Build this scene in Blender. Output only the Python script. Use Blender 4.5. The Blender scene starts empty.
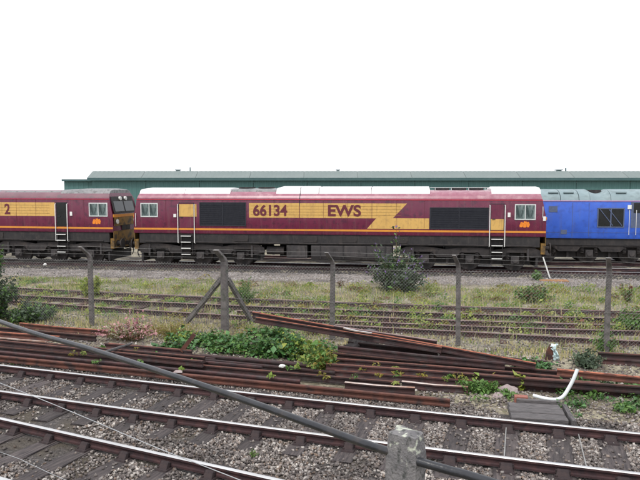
import bpy, bmesh, math, random
import numpy as np
from mathutils import Vector, Matrix, noise as mnoise

random.seed(7); rng = np.random.default_rng(7)
S = bpy.context.scene
COL = S.collection
PI = math.pi
R = math.radians

# ------------------------------------------------------------------ camera
CAM_H = 3.75; FPX = 640.0; PITCH = math.atan(50/640.0)
cd = bpy.data.cameras.new('camera'); cam = bpy.data.objects.new('camera', cd); COL.objects.link(cam)
cam.location = (0, 0, CAM_H); cam.rotation_euler = (PI/2-PITCH, 0, 0)
cd.sensor_width = 36; cd.lens = 36*FPX/640; cd.clip_end = 8000; cd.clip_start = 0.05
S.camera = cam
S.view_settings.view_transform = 'Standard'; S.view_settings.look = 'None'
S.view_settings.gamma = 1; S.view_settings.use_curve_mapping = False
S.view_settings.exposure = 0.45
S.render.resolution_x = 1024; S.render.resolution_y = 768

# ------------------------------------------------------------------ overcast sky and veiled sun
SUN_EL, SUN_AZ = R(58), R(205)      # azimuth clockwise from +Y
w = bpy.data.worlds.new('World'); S.world = w; w.use_nodes = True
nt = w.node_tree; nt.nodes.clear()
o_ = nt.nodes.new('ShaderNodeOutputWorld'); bg = nt.nodes.new('ShaderNodeBackground')
sk = nt.nodes.new('ShaderNodeTexSky'); sk.sky_type = 'NISHITA'; sk.sun_disc = False
sk.sun_elevation = SUN_EL; sk.sun_rotation = SUN_AZ; sk.dust_density = 4.0; sk.air_density = 1.0
mx = nt.nodes.new('ShaderNodeMix'); mx.data_type = 'RGBA'
mx.inputs[0].default_value = 0.9
mx.inputs[7].default_value = (10.6, 10.8, 11.3, 1)       # the even white cloud layer
nt.links.new(sk.outputs[0], mx.inputs[6]); nt.links.new(mx.outputs[2], bg.inputs[0])
bg.inputs[1].default_value = 0.1
nt.links.new(bg.outputs[0], o_.inputs[0])
sl = bpy.data.lights.new('sun', 'SUN'); so = bpy.data.objects.new('sun', sl); COL.objects.link(so)
sl.energy = 1.5; sl.angle = R(12); sl.color = (1, 0.96, 0.9)
sdir = Vector((math.sin(SUN_AZ)*math.cos(SUN_EL), math.cos(SUN_AZ)*math.cos(SUN_EL), math.sin(SUN_EL)))
so.rotation_euler = sdir.to_track_quat('Z', 'Y').to_euler(); so.location = (0, -20, 40)

# ------------------------------------------------------------------ pixel helpers (640x480 photo)
def ray(px, py):
    x = (px-320)/FPX; v = -(py-240)/FPX
    return Vector((x, math.cos(PITCH)+v*math.sin(PITCH), -math.sin(PITCH)+v*math.cos(PITCH)))
def gp(px, py, z=0.0):
    r = ray(px, py); t = (z-CAM_H)/r.z
    return Vector((r.x*t, r.y*t, z))
def dp(px, py, d):
    r = ray(px, py); t = d/r.y
    return Vector((r.x*t, d, CAM_H+r.z*t))

# ------------------------------------------------------------------ materials
def newmat(name):
    m = bpy.data.materials.new(name); m.use_nodes = True
    n = m.node_tree; b = n.nodes['Principled BSDF']
    return m, n, b
def lk(n, a, b): n.links.new(a, b)
def mat(name, c1, c2=None, scale=3.0, rough=0.7, metal=0.0, bump=0.0, bscale=None, lo=0.35, hi=0.65, detail=6, c3=None, s3=20.0, stretch=None, rvar=0.0, spec=None, object_random=0.0):
    m, n, b = newmat(name)
    b.inputs['Roughness'].default_value = rough; b.inputs['Metallic'].default_value = metal
    if spec is not None: b.inputs['Specular IOR Level'].default_value = spec
    if c2 is None:
        b.inputs['Base Color'].default_value = (*c1, 1); return m
    tc = n.nodes.new('ShaderNodeTexCoord'); vec = tc.outputs['Object']
    if stretch:
        mp = n.nodes.new('ShaderNodeMapping'); mp.inputs['Scale'].default_value = stretch
        lk(n, vec, mp.inputs[0]); vec = mp.outputs[0]
    if object_random:
        oi = n.nodes.new('ShaderNodeObjectInfo'); vm = n.nodes.new('ShaderNodeVectorMath'); vm.operation = 'ADD'
        ms = n.nodes.new('ShaderNodeMath'); ms.operation = 'MULTIPLY'; ms.inputs[1].default_value = 37.0
        lk(n, oi.outputs['Random'], ms.inputs[0]); lk(n, vec, vm.inputs[0]); lk(n, ms.outputs[0], vm.inputs[1]); vec = vm.outputs[0]
    t = n.nodes.new('ShaderNodeTexNoise'); t.inputs['Scale'].default_value = scale; t.inputs['Detail'].default_value = detail
    t.inputs['Roughness'].default_value = 0.62; lk(n, vec, t.inputs['Vector'])
    r = n.nodes.new('ShaderNodeValToRGB'); r.color_ramp.elements[0].position = lo; r.color_ramp.elements[1].position = hi
    r.color_ramp.elements[0].color = (*c1, 1); r.color_ramp.elements[1].color = (*c2, 1)
    lk(n, t.outputs[0], r.inputs[0]); out = r.outputs[0]
    if c3:
        t3 = n.nodes.new('ShaderNodeTexNoise'); t3.inputs['Scale'].default_value = s3; t3.inputs['Detail'].default_value = 4; lk(n, vec, t3.inputs['Vector'])
        r3 = n.nodes.new('ShaderNodeValToRGB'); r3.color_ramp.elements[0].position = .52; r3.color_ramp.elements[1].position = .68
        lk(n, t3.outputs[0], r3.inputs[0])
        mm = n.nodes.new('ShaderNodeMix'); mm.data_type = 'RGBA'; mm.inputs[7].default_value = (*c3, 1)
        lk(n, r3.outputs[0], mm.inputs[0]); lk(n, out, mm.inputs[6]); out = mm.outputs[2]
    if object_random:
        hv = n.nodes.new('ShaderNodeHueSaturation'); mr = n.nodes.new('ShaderNodeMapRange')
        mr.inputs[3].default_value = 1-object_random; mr.inputs[4].default_value = 1+object_random
        lk(n, oi.outputs['Random'], mr.inputs[0]); lk(n, mr.outputs[0], hv.inputs['Value']); lk(n, out, hv.inputs['Color']); out = hv.outputs[0]
    lk(n, out, b.inputs['Base Color'])
    if rvar:
        mr = n.nodes.new('ShaderNodeMapRange'); mr.inputs[3].default_value = rough-rvar; mr.inputs[4].default_value = rough+rvar
        lk(n, t.outputs[0], mr.inputs[0]); lk(n, mr.outputs[0], b.inputs['Roughness'])
    if bump:
        tb = n.nodes.new('ShaderNodeTexNoise'); tb.inputs['Scale'].default_value = bscale or scale*6; tb.inputs['Detail'].default_value = 5
        lk(n, vec, tb.inputs['Vector'])
        bp = n.nodes.new('ShaderNodeBump'); bp.inputs['Strength'].default_value = bump; bp.inputs['Distance'].default_value = .02
        lk(n, tb.outputs[0], bp.inputs['Height']); lk(n, bp.outputs[0], b.inputs['Normal'])
    return m
def add_streaks(m, col, amt, sc=(5, 5, .35), lo=.5, hi=.75):
    """rain-washed dirt streaks running down the panels"""
    n = m.node_tree; b = n.nodes['Principled BSDF']; src = b.inputs['Base Color'].links[0].from_socket
    tc = n.nodes.new('ShaderNodeTexCoord'); mp = n.nodes.new('ShaderNodeMapping'); mp.inputs['Scale'].default_value = sc; lk(n, tc.outputs['Object'], mp.inputs[0])
    t = n.nodes.new('ShaderNodeTexNoise'); t.inputs['Scale'].default_value = 1.6; t.inputs['Detail'].default_value = 7; t.inputs['Roughness'].default_value = .7; lk(n, mp.outputs[0], t.inputs['Vector'])
    q = n.nodes.new('ShaderNodeMapRange'); q.inputs[1].default_value = lo; q.inputs[2].default_value = hi; q.inputs[4].default_value = amt; lk(n, t.outputs[0], q.inputs[0])
    mm = n.nodes.new('ShaderNodeMix'); mm.data_type = 'RGBA'; mm.inputs[7].default_value = (*col, 1); lk(n, q.outputs[0], mm.inputs[0]); lk(n, src, mm.inputs[6]); lk(n, mm.outputs[2], b.inputs['Base Color'])
def island_mat(name, cols, rough=0.85, trans=0.0, stain=0.0):
    """each loose piece of the mesh takes its own colour from the list"""
    m, n, b = newmat(name)
    g = n.nodes.new('ShaderNodeNewGeometry'); r = n.nodes.new('ShaderNodeValToRGB')
    cr = r.color_ramp
    while len(cr.elements) < len(cols): cr.elements.new(0.5)
    for i, c in enumerate(cols):
        cr.elements[i].position = i/(len(cols)-1); cr.elements[i].color = (*c, 1)
    lk(n, g.outputs['Random Per Island'], r.inputs[0]); lk(n, r.outputs[0], b.inputs['Base Color'])
    if stain:                                   # oily and dirty patches lying on the stones
        tc = n.nodes.new('ShaderNodeTexCoord'); t = n.nodes.new('ShaderNodeTexNoise'); t.inputs['Scale'].default_value = .9; t.inputs['Detail'].default_value = 6
        lk(n, tc.outputs['Object'], t.inputs['Vector']); q = n.nodes.new('ShaderNodeValToRGB'); q.color_ramp.elements[0].position = .44; q.color_ramp.elements[1].position = .66
        lk(n, t.outputs[0], q.inputs[0]); ml = n.nodes.new('ShaderNodeMath'); ml.operation = 'MULTIPLY'; ml.inputs[1].default_value = stain; lk(n, q.outputs[0], ml.inputs[0])
        mm = n.nodes.new('ShaderNodeMix'); mm.data_type = 'RGBA'; mm.inputs[7].default_value = (.04, .033, .033, 1); lk(n, ml.outputs[0], mm.inputs[0]); lk(n, r.outputs[0], mm.inputs[6]); lk(n, mm.outputs[2], b.inputs['Base Color'])
    b.inputs['Roughness'].default_value = rough
    if trans:
        tr = n.nodes.new('ShaderNodeBsdfTranslucent'); lk(n, r.outputs[0], tr.inputs[0])
        mxs = n.nodes.new('ShaderNodeMixShader'); mxs.inputs[0].default_value = trans
        out = n.nodes['Material Output']; lk(n, b.outputs[0], mxs.inputs[1]); lk(n, tr.outputs[0], mxs.inputs[2]); lk(n, mxs.outputs[0], out.inputs[0])
    return m

M = {}
M['maroon'] = mat('maroon_paint', (.125, .016, .046), (.15, .023, .056), 1.6, .26, bump=.05, bscale=2, c3=(.088, .018, .042), s3=5, rvar=.06)
M['maroon_sheen'] = mat('maroon_sky_sheen', (.30, .11, .155), (.22, .07, .105), 1.3, .32, c3=(.36, .18, .21), s3=3, rvar=.05)  # paler pink puts the shoulder's sky reflection, with some dust, into the colour
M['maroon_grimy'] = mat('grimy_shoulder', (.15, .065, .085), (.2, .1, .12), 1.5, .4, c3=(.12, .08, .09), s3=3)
M['gold'] = mat('gold_paint', (.65, .40, .115), (.58, .35, .10), 1.4, .36, c3=(.5, .3, .095), s3=6)
M['orange_stripe'] = mat('orange_stripe', (.66, .26, .03), (.58, .22, .03), 4, .45)
M['orange'] = mat('orange_emblem', (.8, .24, .015), (.72, .2, .015), 6, .4)
M['gutter_glint'] = mat('gutter_highlight', (.62, .045, .075), (.52, .035, .07), 5, .35)  # bright red puts the gutter's highlight into its colour
M['roof_white'] = mat('roof_pale', (.72, .70, .69), (.66, .64, .64), 1.2, .5)
M['roof_dark'] = mat('roof_grimy', (.16, .165, .17), (.25, .25, .25), 2.2, .55, c3=(.1, .1, .1), s3=6)
M['black'] = mat('underframe_black', (.014, .013, .015), (.028, .025, .026), 2.2, .75, bump=.1, c3=(.036, .031, .029), s3=4)
M['bogie'] = mat('bogie_grime', (.022, .019, .02), (.045, .039, .038), 2.5, .85, bump=.2, c3=(.015, .013, .014), s3=5)
M['tank'] = mat('tank_grime', (.032, .029, .031), (.06, .053, .053), 2.0, .75, bump=.1, c3=(.02, .018, .018), s3=4)
M['grille'] = mat('grille_dark', (.012, .014, .024), (.022, .024, .034), 6, .6)
M['glass'] = mat('cab_glass', (.03, .05, .055), (.2, .26, .26), 2.2, .08, spec=.8, lo=.42, hi=.58, stretch=(2.5, 1, .5))  # pale upright streaks put sky reflections into the glass colour
M['dark_glass'] = mat('dark_glass', (.01, .012, .014), (.02, .022, .025), 2.0, .12)
M['white'] = mat('white_paint', (.78, .78, .76), (.66, .66, .64), 8, .5)
M['grey_frame'] = mat('aluminium_frame', (.62, .64, .64), (.5, .52, .52), 7, .4)
M['dirty_yellow'] = mat('dirty_yellow', (.30, .16, .025), (.12, .07, .02), 3, .55, c3=(.05, .035, .02), s3=3)
M['lamp'] = mat('lamp_glass', (.8, .8, .76), (.7, .7, .68), 9, .15)
M['maroon_text'] = mat('maroon_lettering', (.13, .016, .03), (.11, .014, .028), 6, .4)
M['blue'] = mat('blue_paint', (.03, .10, .52), (.042, .13, .6), 1.5, .35, bump=.04, bscale=3, c3=(.03, .09, .44), s3=4)
M['pink'] = mat('pale_pink_stripe', (.72, .4, .6), (.62, .34, .55), 5, .4)
M['roof_blue'] = mat('roof_blue_grey', (.17, .235, .255), (.23, .3, .315), 1.2, .55, c3=(.15, .2, .21), s3=2)
M['slate'] = mat('emblem_slate', (.1, .13, .22), (.07, .09, .16), 8, .5)
M['green_clad'] = mat('green_cladding', (.055, .14, .132), (.07, .16, .152), .4, .6)
M['green_roof'] = mat('shed_roof', (.15, .185, .18), (.18, .21, .205), .3, .75)
M['fascia'] = mat('shed_fascia', (.035, .085, .09), (.05, .11, .11), 1, .5)
M['rail_top'] = mat('polished_railhead', (.72, .715, .70), (.55, .54, .53), 7, .27, metal=1.0, stretch=(.15, .15, 1), rvar=.06)
M['rail_side'] = mat('rail_side', (.034, .018, .021), (.07, .032, .032), 5, .9, bump=.25, c3=(.026, .017, .02), s3=9)
M['rust'] = mat('rust', (.075, .032, .025), (.145, .055, .038), 3.5, .9, bump=.3, bscale=30, c3=(.05, .03, .028), s3=5, object_random=.3)
M['rust_dark'] = mat('dark_rust', (.026, .016, .018), (.062, .027, .025), 3.5, .92, bump=.3, bscale=30, c3=(.045, .035, .035), s3=6, object_random=.4)
M['rust_bright'] = mat('bright_rust', (.20, .058, .03), (.36, .12, .065), 3.5, .8, bump=.3, bscale=30, c3=(.08, .026, .019), s3=8, object_random=.2)
M['worn_steel'] = mat('worn_pale_railhead', (.55, .5, .47), (.3, .16, .11), 2.2, .45, metal=.3, bump=.1)
M['siding_top'] = mat('siding_railhead', (.15, .09, .085), (.27, .19, .18), 3, .6, metal=.2, bump=.15)
M['timber'] = mat('sleeper_timber', (.034, .028, .029), (.09, .074, .071), 3, .92, bump=.5, bscale=14, stretch=(1, 9, 9), c3=(.026, .022, .024), s3=4, object_random=.3)
M['timber_grey'] = mat('grey_timber', (.07, .064, .066), (.13, .12, .12), 4, .92, bump=.5, bscale=14, stretch=(1.2, 10, 10), c3=(.035, .033, .035), s3=5, object_random=.15)
M['timber_old'] = mat('decayed_sleeper', (.035, .017, .015), (.085, .042, .033), 3, .95, bump=.5, bscale=14, stretch=(1, 7, 7), object_random=.3)
M['chair'] = mat('cast_iron', (.018, .013, .016), (.04, .026, .026), 8, .88, bump=.3)
M['concrete'] = mat('weathered_concrete', (.15, .14, .14), (.25, .235, .22), 7, .92, bump=.5, bscale=70, c3=(.08, .08, .08), s3=16)
M['concrete_near'] = mat('lichened_concrete', (.12, .115, .12), (.2, .19, .19), 14, .95, bump=.5, bscale=90, c3=(.06, .062, .06), s3=40)
M['lichen'] = mat('lichen', (.36, .38, .31), (.46, .48, .4), 40, .95, bump=.5, bscale=150)
M['post_grey'] = mat('fence_post_concrete', (.085, .075, .075), (.16, .145, .14), 6, .92, bump=.4, bscale=50, c3=(.06, .065, .05), s3=5)
M['post_tip'] = mat('post_tip_pale', (.4, .38, .36), (.28, .27, .26), 10, .9)
M['pipe'] = mat('painted_pipe', (.012, .013, .017), (.024, .025, .03), 9, .3, bump=.12, bscale=40, c3=(.035, .03, .03), s3=14)
M['wire'] = mat('galvanised_wire', (.45, .46, .47), (.34, .35, .36), 9, .45, metal=.6)
M['mesh_wire'] = mat('dull_fence_wire', (.32, .32, .31), (.22, .21, .2), 4, .65, metal=.2)
M['plastic'] = mat('white_plastic', (.72, .75, .76), (.6, .64, .65), 6, .45)
M['sheet'] = mat('pale_sheet', (.48, .66, .68), (.72, .8, .8), 9, .5)
M['brick'] = mat('red_brick', (.22, .08, .06), (.32, .13, .1), 14, .9, bump=.3)
M['rock'] = mat('pale_rock', (.26, .2, .2), (.38, .32, .31), 9, .95, bump=.5)
M['board_rust'] = mat('ochre_board', (.26, .12, .05), (.36, .19, .08), 5, .9, bump=.2)
M['stem'] = mat('plant_stem', (.09, .075, .04), (.14, .11, .05), 6, .9)
M['stalk_dry'] = mat('dry_stalk', (.22, .15, .08), (.3, .22, .12), 6, .9)
M['stones'] = island_mat('ballast_stone', [(.065, .055, .052), (.25, .22, .205), (.12, .10, .093), (.08, .068, .065), (.4, .365, .34), (.19, .135, .10), (.22, .19, .175), (.095, .08, .075), (.55, .51, .47), (.15, .118, .1)], .95, stain=.6)
M['stones_far'] = island_mat('pale_ballast_stone', [(.13, .115, .11), (.32, .295, .28), (.19, .165, .155), (.4, .375, .36), (.25, .21, .185), (.34, .31, .3)], .95, stain=.5)
M['stones_dark'] = island_mat('dark_stone', [(.025, .023, .024), (.07, .062, .06), (.04, .036, .036), (.1, .09, .088)], .9)  # darker stones for the strip under the locomotives
M['grass'] = island_mat('grass', [(.11, .19, .03), (.2, .3, .055), (.36, .38, .10), (.15, .23, .04), (.42, .39, .14)], .8, .3)
M['straw'] = island_mat('dry_grass', [(.6, .5, .26), (.5, .42, .2), (.68, .6, .36), (.42, .37, .17), (.38, .38, .14)], .85, .3)
M['leaf'] = island_mat('weed_leaf', [(.05, .11, .02), (.11, .23, .04), (.08, .16, .04), (.17, .31, .07)], .6, .3)
M['bramble'] = island_mat('bramble_leaf', [(.025, .075, .025), (.08, .22, .06), (.045, .12, .03), (.13, .30, .09), (.035, .05, .028), (.10, .2, .05), (.06, .05, .03)], .5, .25)
M['shrub'] = island_mat('shrub_leaf', [(.035, .06, .035), (.065, .10, .055), (.11, .15, .09), (.03, .048, .03)], .65, .25)
M['lime'] = island_mat('lime_leaf', [(.3, .36, .05), (.2, .28, .035), (.42, .45, .09), (.14, .22, .03)], .6, .35)
M['yellow'] = island_mat('yellowing_leaf', [(.35, .30, .05), (.25, .22, .04), (.18, .2, .04), (.3, .2, .05)], .7, .3)
M['redleaf'] = island_mat('reddened_leaf', [(.2, .07, .05), (.13, .09, .04), (.08, .1, .03), (.25, .1, .06)], .7, .3)
M['magenta'] = island_mat('pink_blossom', [(.52, .2, .28), (.64, .34, .38), (.5, .27, .27), (.58, .42, .36)], .7, .3)
M['purple'] = island_mat('purple_blossom', [(.25, .14, .42), (.33, .22, .5), (.2, .1, .33)], .7, .3)

def ground_material(name, cols, scale, soil_scale, bumpd=.03):
    m, n, b = newmat(name); b.inputs['Roughness'].default_value = .96
    tc = n.nodes.new('ShaderNodeTexCoord')
    v = n.nodes.new('ShaderNodeTexVoronoi'); v.inputs['Scale'].default_value = scale; lk(n, tc.outputs['Object'], v.inputs['Vector'])
    sep = n.nodes.new('ShaderNodeSeparateColor'); lk(n, v.outputs['Color'], sep.inputs[0])
    r = n.nodes.new('ShaderNodeValToRGB'); cr = r.color_ramp
    while len(cr.elements) < len(cols): cr.elements.new(.5)
    for i, c in enumerate(cols): cr.elements[i].position = i/(len(cols)-1); cr.elements[i].color = (*c, 1)
    lk(n, sep.outputs[0], r.inputs[0])
    t = n.nodes.new('ShaderNodeTexNoise'); t.inputs['Scale'].default_value = soil_scale; t.inputs['Detail'].default_value = 8; lk(n, tc.outputs['Object'], t.inputs['Vector'])
    rr = n.nodes.new('ShaderNodeValToRGB'); rr.color_ramp.elements[0].position = .42; rr.color_ramp.elements[1].position = .62
    lk(n, t.outputs[0], rr.inputs[0])
    mm = n.nodes.new('ShaderNodeMix'); mm.data_type = 'RGBA'; mm.inputs[7].default_value = (.075, .06, .04, 1)
    ml = n.nodes.new('ShaderNodeMath'); ml.operation = 'MULTIPLY'; ml.inputs[1].default_value = .75
    lk(n, rr.outputs[0], ml.inputs[0]); lk(n, ml.outputs[0], mm.inputs[0]); lk(n, r.outputs[0], mm.inputs[6])
    lk(n, mm.outputs[2], b.inputs['Base Color'])
    bp = n.nodes.new('ShaderNodeBump'); bp.inputs['Distance'].default_value = bumpd; bp.inputs['Strength'].default_value = .9
    inv = n.nodes.new('ShaderNodeMath'); inv.operation = 'SUBTRACT'; inv.inputs[0].default_value = 1; lk(n, v.outputs['Distance'], inv.inputs[1])
    lk(n, inv.outputs[0], bp.inputs['Height']); lk(n, bp.outputs[0], b.inputs['Normal'])
    return m
M['ground'] = ground_material('cinder_ground', [(.10, .09, .07), (.24, .21, .15), (.36, .32, .24), (.16, .15, .09)], 16, 1.2)
M['bed_near'] = ground_material('dark_ballast', [(.035, .031, .031), (.08, .072, .07), (.05, .044, .043), (.13, .115, .108)], 30, 1.5)
M['bed_far'] = ground_material('pale_ballast', [(.13, .115, .11), (.3, .275, .265), (.18, .16, .155), (.36, .33, .315)], 14, .6)
for k in ('bed_far',):
    for nn in M[k].node_tree.nodes:
        if nn.type == 'MATH' and nn.operation == 'MULTIPLY': nn.inputs[1].default_value = .3

add_streaks(M['maroon'], (.17, .085, .09), .5); add_streaks(M['gold'], (.3, .18, .075), .55); add_streaks(M['blue'], (.09, .12, .3), .5)
add_streaks(M['maroon_sheen'], (.46, .3, .33), .5, (.8, .8, .8), .42, .7); add_streaks(M['black'], (.07, .058, .052), .6, (3, 3, .6)); add_streaks(M['bogie'], (.085, .066, .056), .6, (2, 2, 1))
add_streaks(M['tank'], (.1, .085, .078), .6, (2, 2, .6)); add_streaks(M['roof_white'], (.42, .4, .4), .5, (3, 1, 1), .52, .8)
# ------------------------------------------------------------------ object helpers
def link(name, me, parent=None, loc=(0, 0, 0), rotz=0.0):
    o = bpy.data.objects.new(name, me); COL.objects.link(o)
    o.location = loc; o.rotation_euler = (0, 0, rotz)
    if parent: o.parent = parent
    return o
def tag(o, label=None, cat=None, group=None, kind=None):
    if label: o['label'] = label
    if cat: o['category'] = cat
    if group: o['group'] = group
    if kind: o['kind'] = kind
    return o
def thing(name, label, cat, loc=(0, 0, 0), rotz=0, group=None):
    o = link(name, None, None, loc, rotz); o.empty_display_size = .2
    return tag(o, label, cat, group)

class MB:
    def __init__(s): s.v = []; s.f = []; s.m = []
    def add(s, vs, fs, mi=0):
        b = len(s.v); s.v += [tuple(p) for p in vs]
        for f in fs: s.f.append([i+b for i in f]); s.m.append(mi)
        return s
    def box(s, c, d, mi=0, rot=None, taper=1.0):
        vs = []
        for z in (-.5, .5):
            k = taper if z > 0 else 1
            for x, y in ((-.5, -.5), (.5, -.5), (.5, .5), (-.5, .5)):
                p = Vector((x*d[0]*k, y*d[1]*k, z*d[2]))
                if rot is not None: p = rot @ p
                vs.append((p.x+c[0], p.y+c[1], p.z+c[2]))
        return s.add(vs, [(0, 3, 2, 1), (4, 5, 6, 7), (0, 1, 5, 4), (1, 2, 6, 5), (2, 3, 7, 6), (3, 0, 4, 7)], mi)
    def tube(s, pts, r, n=8, mi=0, cap=True):
        pts = [Vector(p) for p in pts]; k = len(pts)
        rs = r if isinstance(r, (list, tuple)) else [r]*k
        t0 = (pts[1]-pts[0]).normalized(); a = t0.orthogonal().normalized(); rings = []
        for i, p in enumerate(pts):
            t = (pts[min(i+1, k-1)]-pts[max(i-1, 0)]).normalized()
            a = (a-t*a.dot(t)).normalized(); b = t.cross(a)
            rings.append([p+(a*math.cos(2*PI*j/n)+b*math.sin(2*PI*j/n))*rs[i] for j in range(n)])
        fs = []
        for i in range(k-1):
            for j in range(n): fs.append((i*n+j, i*n+(j+1) % n, (i+1)*n+(j+1) % n, (i+1)*n+j))
        if cap: fs.append(tuple(range(n-1, -1, -1))); fs.append(tuple((k-1)*n+j for j in range(n)))
        return s.add([p for r_ in rings for p in r_], fs, mi)
    def prism(s, poly, axis, a, b, mi=0):
        """poly of 2D points, extruded along axis ('x' or 'y') from a to b"""
        n = len(poly)
        if axis == 'x': vs = [(a, p, q) for p, q in poly]+[(b, p, q) for p, q in poly]
        else: vs = [(p, a, q) for p, q in poly]+[(p, b, q) for p, q in poly]
        fs = [tuple(range(n)), tuple(range(2*n-1, n-1, -1))]
        fs += [(i, n+i, n+(i+1) % n, (i+1) % n) for i in range(n)]
        return s.add(vs, fs, mi)
    def cyl(s, c, axis, r, h, n=16, mi=0, r2=None):
        a = {'x': Vector((1, 0, 0)), 'y': Vector((0, 1, 0)), 'z': Vector((0, 0, 1))}[axis]
        c = Vector(c)
        return s.tube([c-a*h/2, c+a*h/2], [r, r2 if r2 is not None else r], n, mi)
    def mesh(s, name, mats, smooth=False, fix=True):
        me = bpy.data.meshes.new(name); me.from_pydata(s.v, [], s.f)
        for m_ in (mats if isinstance(mats, (list, tuple)) else [mats]): me.materials.append(M[m_] if isinstance(m_, str) else m_)
        me.polygons.foreach_set('material_index', s.m)
        if fix:
            bm = bmesh.new(); bm.from_mesh(me); bmesh.ops.recalc_face_normals(bm, faces=bm.faces); bm.to_mesh(me); bm.free()
        if smooth: me.polygons.foreach_set('use_smooth', [True]*len(me.polygons)); me.set_sharp_from_angle(angle=R(40))
        me.update(); return me
    def build(s, name, mats, parent=None, origin=None, smooth=False):
        """verts in parent coordinates (or world); origin moves the object's own origin"""
        if origin is None:
            a = np.array(s.v); origin = ((a[:, 0].min()+a[:, 0].max())/2, (a[:, 1].min()+a[:, 1].max())/2, a[:, 2].min())
        o = Vector(origin); s.v = [(p[0]-o.x, p[1]-o.y, p[2]-o.z) for p in s.v]
        loc = o-(parent.location if (parent and parent.get('_world')) else Vector((0, 0, 0)))
        return link(name, s.mesh(name, mats, smooth), parent, loc)

def fast_mesh(name, V, F, mat_, smooth=False):
    """V (n,3) floats, F (m,k) ints"""
    me = bpy.data.meshes.new(name); V = np.asarray(V, dtype=np.float32); F = np.asarray(F, dtype=np.int32)
    k = F.shape[1]
    me.vertices.add(len(V)); me.vertices.foreach_set('co', V.ravel())
    me.loops.add(F.size); me.loops.foreach_set('vertex_index', F.ravel())
    me.polygons.add(len(F)); me.polygons.foreach_set('loop_start', np.arange(0, F.size, k, dtype=np.int32))
    me.polygons.foreach_set('loop_total', np.full(len(F), k, dtype=np.int32))
    if smooth: me.polygons.foreach_set('use_smooth', np.ones(len(F), dtype=bool))
    me.materials.append(M[mat_]); me.update(calc_edges=True); me.validate(); return me
def wthing(*a, **k):
    t = thing(*a, **k); t['_world'] = 1; return t

# ------------------------------------------------------------------ rail geometry lines (from the photo, rail heads at z = 0)
def fit(pix, deg=2):
    P_ = [gp(x, y, 0) for x, y in pix]
    return np.polyfit([p.x for p in P_], [p.y for p in P_], deg)
c1 = fit([(0, 364.5), (160, 382.5), (320, 400), (480, 416.5), (640, 433)])
c2 = fit([(0, 390.5), (160, 412.2), (320, 434.5), (480, 453.3), (640, 473)])
c3 = fit([(0, 417.5), (160, 453.7), (284, 480)], 1)
t3 = Vector((1, c3[0])).normalized(); n3 = Vector((t3.y, -t3.x))      # towards the camera
if n3.y > 0: n3 = -n3
c4 = np.array([c3[0], c3[1]+1.52*n3.y-c3[0]*1.52*n3.x])
pv = np.polyval
def bank_t(x, y):       # metres on the camera's side of the last rail
    return (x*n3.x+(y-c4[1])*n3.y)
def gz(x, y):
    t = bank_t(x, y)
    z = -.215
    b = (y-pv(c1, max(-18, min(16, x))))
    if b > 1.0: z = -.215+min(1, (b-1.0)/.35)*.075
    if y > 17: z -= .03*min(1, (y-17)/3)
    z += .018*mnoise.noise(Vector((x*.9, y*.9, 3.1)))
    if t > .9: z = max(z, min(1.9, -.215+(t-.9)*.53)+.05*mnoise.noise(Vector((x*.7, y*.7, 1))))
    return z

# ------------------------------------------------------------------ ground
def axis(lo, hi, step, far):
    a = list(np.arange(lo, hi+1e-6, step))
    return [-f for f in far[::-1] if -f < lo]+a+[f for f in far if f > hi]
xs = axis(-24, 22, .4, [30, 45, 80, 160, 400, 1200, 4000]); ys = axis(-5, 40, .4, [8, 20, 50, 60, 90, 160, 400, 1200, 5000])
V = [(x, y, gz(x, y)) for y in ys for x in xs]; nx = len(xs)
F = [(j*nx+i, j*nx+i+1, (j+1)*nx+i+1, (j+1)*nx+i) for j in range(len(ys)-1) for i in range(nx-1)]
gme = fast_mesh('ground', V, F, 'ground', True)
tag(link('ground', gme), kind='structure')

# near ballast bed sheet
V = []; F = []; XS = np.arange(-17, 14.01, .3); NB = 26
for i, x in enumerate(XS):
    y1 = pv(c1, x)+1.05; y0 = pv(c4, x)-.95
    for j in range(NB):
        y = y0+(y1-y0)*j/(NB-1); e = min(j, NB-1-j)
        V.append((x, y, -.197-(.03 if e == 0 else 0)+.006*mnoise.noise(Vector((x*3, y*3, 0)))))
F = [(i*NB+j, (i+1)*NB+j, (i+1)*NB+j+1, i*NB+j+1) for i in range(len(XS)-1) for j in range(NB-1)]
tag(link('ballast_bed', fast_mesh('ballast_bed', V, F, 'bed_near', True)), kind='structure')

# ------------------------------------------------------------------ locomotive line frame
YAW = R(-8); U = Vector((math.cos(YAW), math.sin(YAW), 0)); N = Vector((-math.sin(YAW), math.cos(YAW), 0))
O0 = Vector((0, 30.5, 0))
MAIN = O0+U*.515+N*1.33                      # centre of the main locomotive, rail level
def lp(s, off, z=0): return MAIN+U*s+N*off+Vector((0, 0, z))
def bed(name, s0, s1, o0, o1, z, mk='bed_far'):
    V = []; n_ = 60
    for i in range(n_+1):
        s = s0+(s1-s0)*i/n_
        for off, dz in ((o0-.6, -.2), (o0, 0), ((o0+o1)/2, 0), (o1, 0), (o1+.6, -.2)):
            p = lp(s, off, z+dz+.01*mnoise.noise(Vector((s, off*2, 0)))); V.append(p)
    F = [(i*5+j, (i+1)*5+j, (i+1)*5+j+1, i*5+j+1) for i in range(n_) for j in range(4)]
    tag(link(name, fast_mesh(name, V, F, mk, True)), kind='structure')
bed('ballast_bed', -45, 40, -4.9, -2.0, -.182)
bed('ballast_bed', -45, 40, -2.3, 41, -.172, 'bed_near')

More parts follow.
